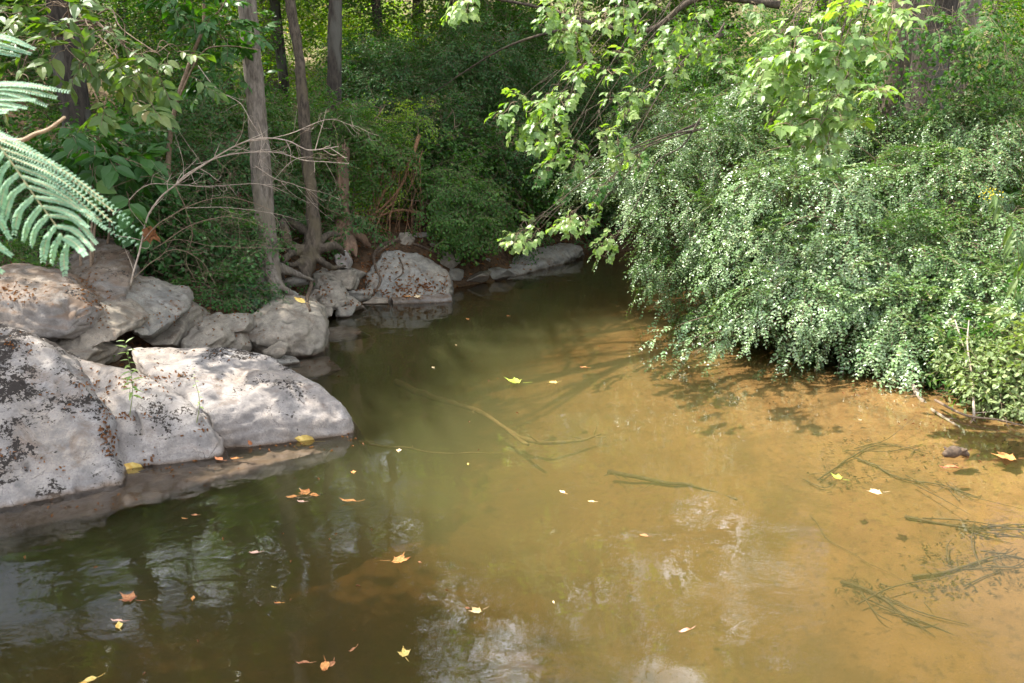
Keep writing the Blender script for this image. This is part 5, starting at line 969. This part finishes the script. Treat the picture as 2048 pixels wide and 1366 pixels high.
def stick(name, label, pts, r, mat, cat='stick', group=None, twigs=0, tl=.3, zs=None):
    L = [np.array(p, float) for p in pts]
    if group == 'sunken branches on the creek bed': L = smooth_path(L); L = list(L+np.stack([.05*pnoise(L*4+k*5+r*900) for k in range(3)], 1)*np.array([1, 1, .25]))
    
    if group == 'sunken branches on the creek bed': r = r*.6
    VT = [tube(L, list(np.linspace(r, r*.35, len(L))), 7, .15)]; Q = smooth_path(L)
    if group == 'sunken branches on the creek bed' and twigs > 8:      # lesser sticks lodged against the limb
        for _ in range(7):
            k = random.randint(0, len(Q)-1); a_ = Q[k]+J(.09)*np.array([1, 1, .1]); d_ = nz3(nz3(Q[-1]-Q[0])+J(.45)*np.array([1, 1, .1])); l_ = random.uniform(.2, .7); m_ = a_+d_*l_*.5+J(.05)*np.array([1, 1, .2]); VT.append(tube([a_, m_, a_+d_*l_+J(.06)*np.array([1, 1, .2])], [r*.5, r*.4, r*.15], 5))
    for _ in range(twigs):
        k = random.randint(1, len(Q)-2); d = nz3(Q[k+1]-Q[k]); s = nz3(d*.5+J(.8)*np.array([1, 1, .2])); l = random.uniform(.3, 1)*tl; e = Q[k]+s*l; VT.append(tube([Q[k], Q[k]+s*l*.5+J(.02)*[1, 1, .4], e], [r*.3, r*.2, r*.07], 4))
    V, T = joinVT(VT); o = link(name, np_mesh(name, V, T, smooth=True), mat); tag(o, label, cat, group); return o
stick('stick', 'bare bleached stick standing in the shallows at the foot of the bank plants', [D(1950, 833, 6.95)-[0, 0, .05], D(1945, 760, 7.3), D(1935, 690, 7.5), D(1938, 640, 7.7)], .013, M_dead, twigs=5, tl=.25)
stick('stick', 'slanting thin stick crossing the bank plants behind the upright bleached one', [D(1910, 640, 7.9), D(1930, 700, 7.6), D(1955, 745, 7.3)], .007, M_dead)
stick('fallen_branch', 'pale peeling branch slanting down into the water from under the shrub', [D(1815, 755, 7.9), D(1840, 795, 7.6), D(1858, 815, 7.45), Zp(1880, 830, -.03), Zp(1960, 880, -.12)], .028, M_dead, 'branch', twigs=4, tl=.2)
stick('fallen_branch', 'low brown branch lying along the waterline right of the peeling branch', [Zp(1870, 800, .05), Zp(1930, 830, .04), Zp(2000, 840, .05), Zp(2060, 855, .06)], .014, M_twig, 'branch', twigs=8, tl=.25)

# ------------------------------------------------------------------ sunken wood
M_sunk = plain_mat('waterlogged_wood', (.08, .06, .03), (.16, .12, .06), 22, .8, .4)
M_silt = plain_mat('silted_wood', (.20, .14, .06), (.32, .22, .09), 22, .9, .4)
def bed(px, py, dz=.02):
    z = -.1
    for _ in range(6):
        p = Zp(px, py, z); z = .5*z+.5*(gz(p[0], p[1])+dz)
    return Zp(px, py, z)
G = 'sunken branches on the creek bed'
stick('sunken_branch', 'long silted pole lying under water from mid stream toward the amber side', [Zp(790, 765, -.40), Zp(870, 795, -.42), Zp(960, 825, -.42), Zp(1060, 890, -.42)], .075, M_silt, 'branch', G, 3)
stick('sunken_branch', 'curved sunken limb meeting the lower end of the long silted pole', [Zp(1010, 862, -.48), Zp(1080, 885, -.48), Zp(1150, 880, -.48), Zp(1200, 868, -.42)], .05, M_silt, 'branch', G, 6)
stick('sunken_branch', 'dark sunken limb in the greenish water right of mid stream', [Zp(1215, 940, -.48), Zp(1300, 962, -.48), Zp(1380, 970, -.46), Zp(1475, 1000, -.44)], .04, M_sunk, 'branch', G, 5)
stick('sunken_branch', 'sunken branch edging the brown ledge beyond the nose of the pale slab', [Zp(705, 885, -.12), Zp(780, 893, -.3), Zp(860, 905, -.4), Zp(1000, 905, -.5)], .025, M_silt, 'branch', G, 4)
stick('sunken_branch', 'fan of dark fine twigs under water left of the bobbing driftwood knot', [bed(1640, 958), bed(1700, 915), bed(1760, 890), bed(1850, 905)], .012, M_sunk, 'branch', G, 34, .24)
stick('sunken_branch', 'dark sunken twig bundle running down from the driftwood knot', [bed(1720, 915), bed(1800, 955), bed(1870, 968), bed(1940, 985)], .014, M_sunk, 'branch', G, 30, .2)
stick('sunken_branch', 'forked dark stick on the sand beside the floating green-yellow leaf', [bed(1610, 960), bed(1650, 975), bed(1680, 950)], .008, M_sunk, 'branch', G, 9, .2)
stick('sunken_branch', 'dark brushy stick on the amber bed at far right, above the sunken leaf heap', [bed(1810, 1032), bed(1870, 1045), bed(1960, 1055), bed(2045, 1048)], .02, M_sunk, 'branch', G, 30, .14)
stick('sunken_branch', 'dark forked limb on the bed at lower right', [bed(1690, 1165), bed(1740, 1180), bed(1790, 1215), bed(1830, 1250)], .022, M_sunk, 'branch', G, 22, .16)
stick('sunken_branch', 'long thin sunken switch pointing down toward the forked limb', [bed(1620, 1030), bed(1660, 1075), bed(1720, 1115), bed(1800, 1160)], .006, M_sunk, 'branch', G, 6, .25)
stick('sunken_branch', 'sunken limb under the dark leaf heap at the right edge', [bed(1830, 1160), bed(1920, 1130), bed(2000, 1110), bed(2070, 1120)], .02, M_sunk, 'branch', G, 30, .18)
Ts = Tpl(); Ts.leaf(L_ovate(.2, .3, .3), (0, 0, 0), (0, 1, 0), (0, 0, 1), 1.0); Ts.done()
def flatleaves(name, label, spots, n, sz, mat, lift=.01, kind='stuff', flat=.35):
    P = []
    for px, py, rx, ry in spots:
        for _ in range(n): P.append(bed(px+random.gauss(0, rx), py+random.gauss(0, ry), lift+random.uniform(0, .02)))
    k = len(P); o = scatter(name, [Ts], P, rng.normal(size=(k, 3))*np.array([1, 1, .15]), np.array([0, 0, 1])+rng.normal(size=(k, 3))*flat, rng.uniform(.6, 1.2, k)*sz, MS(mat)); tag(o, label, 'leaf litter', kind=kind); return o
M_sunkleaf = leaf_mat('sodden_leaves', [(0, (.08, .06, .028)), (1, (.17, .115, .045))], .8, .05, .1)
flatleaves('sunken_leaves', 'heap of sodden dark leaves and weed on the bed at the right edge', [(1890, 1110, 40, 18), (1980, 1150, 60, 18), (1890, 1175, 40, 12), (1720, 1180, 26, 14), (1700, 900, 40, 20), (1690, 960, 30, 12), (2030, 900, 30, 14), (1850, 930, 50, 20), (1960, 1060, 30, 8), (1600, 800, 120, 14)], 80, .034, M_sunkleaf)
flatleaves('bed_debris', 'scattered bits of leaf and twig on the amber creek bed', [(1500, 860, 200, 60), (1750, 1000, 200, 60), (1300, 800, 160, 40), (1700, 820, 150, 30), (1200, 720, 160, 25), (1850, 1200, 140, 70), (1050, 690, 120, 20)], 110, .016, M_sunkleaf)
# driftwood knot
c = Zp(1912, 908, .02); V, T = joinVT([tube([c+[-.10, 0, -.01], c+[-.03, .0, .02], c+[.05, .02, .015], c+[.11, .01, -.02]], [.02, .045, .04, .015], 9, .5, seed=3), tube([c+[.02, 0, .02], c+[.07, -.03, .05]], [.025, .012], 7, .4), tube([c+[-.04, 0, .02], c+[-.09, .03, .05]], [.02, .008], 7, .4)])
tag(link('driftwood', np_mesh('driftwood', V, T, smooth=True), M_root), 'gnarled driftwood knot poking out of the shallows at the right', 'driftwood')

# ------------------------------------------------------------------ fallen leaves floating, each its own thing
def flat_mat(name, c1, c2, c3): return plain_mat(name, c1, c2, 60, .55, .3, None, c3, .004)
FM = {'orange': flat_mat('orange_leaf', (.50, .21, .06), (.66, .33, .11), (.45, .16, .05)), 'brown': flat_mat('brown_leaf', (.32, .13, .05), (.46, .22, .10), (.25, .09, .04)), 'yellow': flat_mat('yellow_leaf', (.60, .42, .10), (.74, .56, .2), (.60, .36, .08)),
      'cream': flat_mat('cream_leaf', (.62, .48, .28), (.76, .62, .40), (.68, .46, .2)), 'green': flat_mat('green_yellow_leaf', (.34, .42, .05), (.50, .54, .08), (.30, .38, .05)), 'pink': flat_mat('pinkish_leaf', (.62, .36, .26), (.72, .48, .36), (.5, .24, .15)), 'rust': flat_mat('rusty_leaf', (.34, .12, .05), (.48, .20, .09), (.2, .07, .03))}
def floatleaf(px, py, s, shape, col, label, rot=None, stalk=True, h=0.006, curl=None, pos=None, nrm_=None, group='fallen leaves floating on the creek'):
    c = Zp(px, py, h) if pos is None else pos; r = np.linalg.norm(c-np.array([0, 0, CAM_H])); L = s/FPX*r*.92; rot = random.uniform(0, 6.28) if rot is None else rot
    curl = random.uniform(.1, .35) if curl is None else curl
    if shape == 'star': V, T = L_lobed(5, .48, curl)
    elif shape == 'oval': V, T = L_ovate(.27, .18, curl*.6)
    else: V, T = L_ovate(.14, .5, curl)
    V = V.copy(); V[:, 1] -= .45; V[:, 2] = np.abs(V[:, 2])*(.9 if shape != 'star' else .8)+.10*np.sin(V[:, 0]*5+V[:, 1]*4+rot)*np.abs(V[:, 0]); V *= L
    V2 = V.copy(); V2[:, 2] -= .0012; k = len(V); VT = [(V, T), (V2, T[:, ::-1])]
    if stalk: VT.append(tube([(0, -.45*L, .002), (.05*L, -.65*L, .01*L), (.12*L, -.9*L, .04*L)], [.0018, .0015, .001], 5))
    V, T = joinVT(VT); B = Matrix.Rotation(rot, 3, 'Z')
    if nrm_ is not None: B = Vector((0, 0, 1)).rotation_difference(Vector(nrm_)).to_matrix() @ B
    V = V@np.array(B).T; o = link('fallen_leaf', np_mesh('fallen_leaf', V, T), FM[col]); o.location = [float(v) for v in c]; tag(o, label, 'leaf', group); return o
for a in [(800, 1122, 46, 'star', 'orange', 'largest orange-brown leaf with a raised stalk, floating left of centre foreground', 4.6), (257, 1197, 40, 'star', 'brown', 'curled brown leaf floating above the pair near the lower left corner', 1.2),
          (238, 1251, 24, 'oval', 'yellow', 'small pale yellow oval leaf, lower one of the pair at lower left', .5), (235, 1242, 24, 'long', 'pink', 'pinkish sliver of leaf touching the pale yellow oval one', 1.5), (178, 1361, 30, 'oval', 'yellow', 'yellow-brown leaf cut by the bottom edge at lower left', 2.2),
          (650, 1332, 34, 'oval', 'orange', 'upright folded orange leaf in the trio near the bottom edge', 3.3), (664, 1328, 22, 'oval', 'brown', 'browner leaf tucked against the upright folded orange one', 3.0), (607, 1326, 28, 'long', 'brown', 'narrow brown leaf left of the folded orange pair at the bottom', 1.6),
          (705, 1300, 22, 'long', 'brown', 'slanting brown sliver above the folded orange pair', 2.6), (809, 1307, 32, 'star', 'yellow', 'yellow-orange star-shaped leaf right of the bottom trio', 0.3), (952, 1223, 34, 'star', 'cream', 'pale ragged star leaf floating in the lower centre', 2.0),
          (610, 985, 34, 'star', 'orange', 'orange leaf crowning the small dark twig raft', 1.0), (584, 994, 24, 'oval', 'orange', 'small orange leaf at the left of the twig raft', 2.0), (628, 990, 24, 'oval', 'orange', 'small orange leaf at the right of the twig raft', 4.4), (602, 1003, 16, 'oval', 'pink', 'tiny pinkish leaf at the lower lip of the twig raft', 1.5),
          (698, 1003, 36, 'long', 'orange', 'long flat orange leaf right of the twig raft', 1.6), (707, 944, 15, 'star', 'orange', 'small orange leaf floating above the long flat one', .2), (509, 1105, 20, 'oval', 'pink', 'small pink-brown oval leaf floating below the twig raft', 1.7), (386, 1196, 14, 'oval', 'orange', 'small upright orange leaf right of the curled brown one', .2),
          (389, 1030, 13, 'oval', 'brown', 'small brown leaf in dark water below the pale boulders', 1.5), (367, 1037, 9, 'long', 'orange', 'tiny orange fleck beside the small brown leaf in dark water', 1.5), (556, 1206, 15, 'long', 'orange', 'tiny long orange leaf between the reflected trunks', 1.6), (546, 1174, 9, 'long', 'yellow', 'tiny yellow fleck above the tiny long orange leaf', 1.2),
          (798, 901, 15, 'star', 'cream', 'small cream leaf off the end of the brown ledge', 0), (936, 928, 8, 'oval', 'yellow', 'tiny yellow leaf right of the small cream leaf', 0), (1028, 764, 44, 'star', 'green', 'bright green-yellow leaf floating in mid stream', 1.3), (1106, 765, 28, 'star', 'yellow', 'yellow-cream leaf right of the bright green-yellow leaf', 2.0),
          (866, 735, 12, 'oval', 'cream', 'pale speck of leaf upstream of the green-yellow leaf', .4), (912, 690, 9, 'oval', 'cream', 'palest small leaf in the far pool', .3), (1168, 735, 17, 'long', 'orange', 'small orange leaf floating near the sunny shrub side of mid stream', 1.4), (1016, 632, 8, 'oval', 'orange', 'small orange leaf on the farthest water', 1), (935, 638, 8, 'oval', 'orange', 'orange speck of leaf left of the farthest floating one', 1),
          (1125, 984, 16, 'oval', 'cream', 'pale yellow rounded leaf in the green water right of centre', .7), (1183, 1003, 15, 'oval', 'cream', 'smaller cream leaf right of the pale yellow rounded one', 1.4), (1288, 1071, 18, 'oval', 'brown', 'half-sunk dull orange leaf right of centre', 1.2), (1107, 1204, 7, 'oval', 'cream', 'tiny pale leaf among the sky reflections right of centre', .2),
          (1750, 984, 34, 'star', 'cream', 'pale orange-edged leaf floating over the amber bed', 1.5), (1674, 955, 27, 'star', 'green', 'green-yellow leaf floating over the amber bed at right', .8), (1370, 1262, 32, 'long', 'pink', 'slim pinkish leaf in the lower right foreground', 2.0), (2010, 915, 52, 'star', 'orange', 'large orange leaf right of the driftwood knot', 1.4), (1900, 936, 40, 'long', 'rust', 'rusty sunken leaf just below the driftwood knot', 1.5),
          (839, 1124, 8, 'oval', 'brown', 'brown crumb floating beside the largest orange-brown leaf', 1), (935, 1216, 12, 'oval', 'brown', 'brown fragment touching the pale ragged star leaf', 1)]:
    floatleaf(*a[:6], rot=a[6])
stick('twig_raft', 'little dark raft of twigs carrying orange leaves in the dark foreground water', [Zp(575, 992, .0), Zp(605, 996, .005), Zp(640, 990, .0)], .006, M_sunk, 'twigs', None, 22, .11)
def rockleaf(px, py, s, shape, col, label, rot=None, group='fallen leaves on the rocks'):
    h = hit(px, py)
    if h is None or h[0][2] < -.02: p, nn_ = Zp(px, py, .01), np.array([0, 0, 1.])
    else: p, nn_ = h[0]+h[1]*.008, h[1]
    return floatleaf(px, py, s, shape, col, label, rot, pos=p, nrm_=nn_, group=group)
rockleaf(600, 602, 26, 'oval', 'yellow', 'bright yellow leaf resting on top of the round-faced boulder', 1.4)
rockleaf(265, 938, 52, 'oval', 'yellow', 'long yellow leaf at the waterline where the left two pale boulders meet', 1.7); rockleaf(612, 878, 44, 'oval', 'yellow', 'yellow-brown leaf at the foot of the largest slab near its nose', 1.5)
rockleaf(438, 918, 24, 'oval', 'rust', 'rusty leaf at the corner where the middle slab ends', 1.0); rockleaf(470, 917, 18, 'oval', 'orange', 'small orange leaf on the wet ledge right of the rusty corner leaf', 1.8); rockleaf(500, 885, 14, 'oval', 'rust', 'small rusty leaf below the crack of the largest slab', .8)
rockleaf(835, 594, 20, 'star', 'cream', 'pale leaf on the wet ledge below the wedge-shaped rock', .5); rockleaf(815, 594, 16, 'oval', 'orange', 'orange leaf left of the pale one on the wet ledge', 1.5)

# ------------------------------------------------------------------ leaf litter on rocks and banks
def litter(name, label, spots, sz, mat, parent=None):
    P, Nn = [], []
    for px, py, rx, ry, n in spots:
        for _ in range(n):
            h = hit(px+random.gauss(0, rx), py+random.gauss(0, ry))
            if h is None or h[1][2] < .12 or h[0][2] < .0: continue
            P.append(h[0]+h[1]*.006); Nn.append(h[1])
    k = len(P); Nn = np.array(Nn); o = scatter(name, [Td], P, np.cross(Nn, rng.normal(size=(k, 3))), Nn+rng.normal(size=(k, 3))*.55, rng.uniform(.6, 1.3, k)*sz, MS(mat)); tag(o, label, 'leaf litter', kind='stuff'); return o
litter('rock_leaf_litter', 'rusty curled leaf litter caught in the fissures and hollows of the rocks',
       [(210, 850, 9, 26, 60), (222, 880, 8, 20, 34), (170, 770, 12, 14, 22), (185, 775, 20, 12, 20), (268, 832, 22, 4, 26), (300, 915, 8, 10, 14), (20, 905, 14, 5, 9), (72, 925, 12, 14, 7), (130, 940, 14, 8, 6), (345, 752, 22, 6, 26), (405, 862, 6, 12, 14), (320, 760, 18, 14, 20),
        (170, 572, 14, 16, 70), (196, 610, 12, 14, 50), (30, 590, 34, 12, 90), (190, 640, 20, 8, 26), (340, 600, 30, 30, 26), (310, 640, 20, 8, 18), (500, 620, 26, 12, 30), (420, 625, 40, 12, 40), (255, 770, 30, 8, 24), (20, 690, 24, 8, 26), (520, 660, 40, 20, 20), (400, 650, 30, 14, 20), (430, 700, 60, 10, 16), (420, 790, 60, 30, 9), (120, 800, 40, 20, 8)], .028, M_deadleaf)
litter('ledge_leaf_litter', 'rust-coloured leaves littering the wet ledge and the wedge-shaped rock',
       [(840, 578, 34, 8, 90), (870, 570, 20, 10, 50), (800, 588, 40, 5, 60), (790, 530, 24, 22, 36), (660, 575, 20, 20, 14), (735, 570, 10, 18, 40), (730, 520, 22, 14, 40), (600, 580, 30, 16, 40), (720, 608, 30, 4, 30), (820, 550, 40, 20, 24), (1080, 540, 40, 8, 30), (950, 500, 40, 14, 50)], .05, M_deadleaf)
P, Nn = [], []
for _ in range(16000):
    x = random.uniform(-9, 9); y = random.uniform(6, 21); z = gz(x, y) if _ % 1 == 0 else 0
    if z > .012: P.append((x, y, z+.012))
k = len(P); o = scatter('bank_leaf_litter', [Td], P, rng.normal(size=(k, 3))*np.array([1, 1, .3]), np.array([0, 0, 1])+rng.normal(size=(k, 3))*.5, rng.uniform(.04, .09, k), MS(M_deadleaf)); tag(o, 'brown leaf litter covering the shaded earth banks', 'leaf litter', kind='stuff')

P = []
for px, py, rx, ry, n_ in [(330, 935, 70, 9, 26), (560, 893, 60, 5, 20), (120, 1010, 90, 8, 16), (700, 880, 14, 8, 10), (640, 730, 30, 8, 16), (760, 612, 40, 4, 20), (880, 606, 20, 4, 14), (1560, 745, 90, 8, 26), (1750, 785, 70, 8, 24), (1900, 850, 60, 10, 24), (1300, 690, 60, 14, 12), (400, 1150, 300, 120, 22), (1100, 850, 200, 90, 18), (1960, 915, 50, 10, 22)]:
    for _ in range(n_): P.append(Zp(px+random.gauss(0, rx), py+random.gauss(0, ry), .004))
k = len(P); o = scatter('floating_debris', [Td], P, rng.normal(size=(k, 3))*np.array([1, 1, .05]), np.array([0, 0, 1])+rng.normal(size=(k, 3))*.15, rng.uniform(.012, .035, k), MS(M_deadleaf)); tag(o, 'crumbs of leaf and bark drifting along the water edges', 'leaf litter', kind='stuff')
print("TRIS", NLEAF)
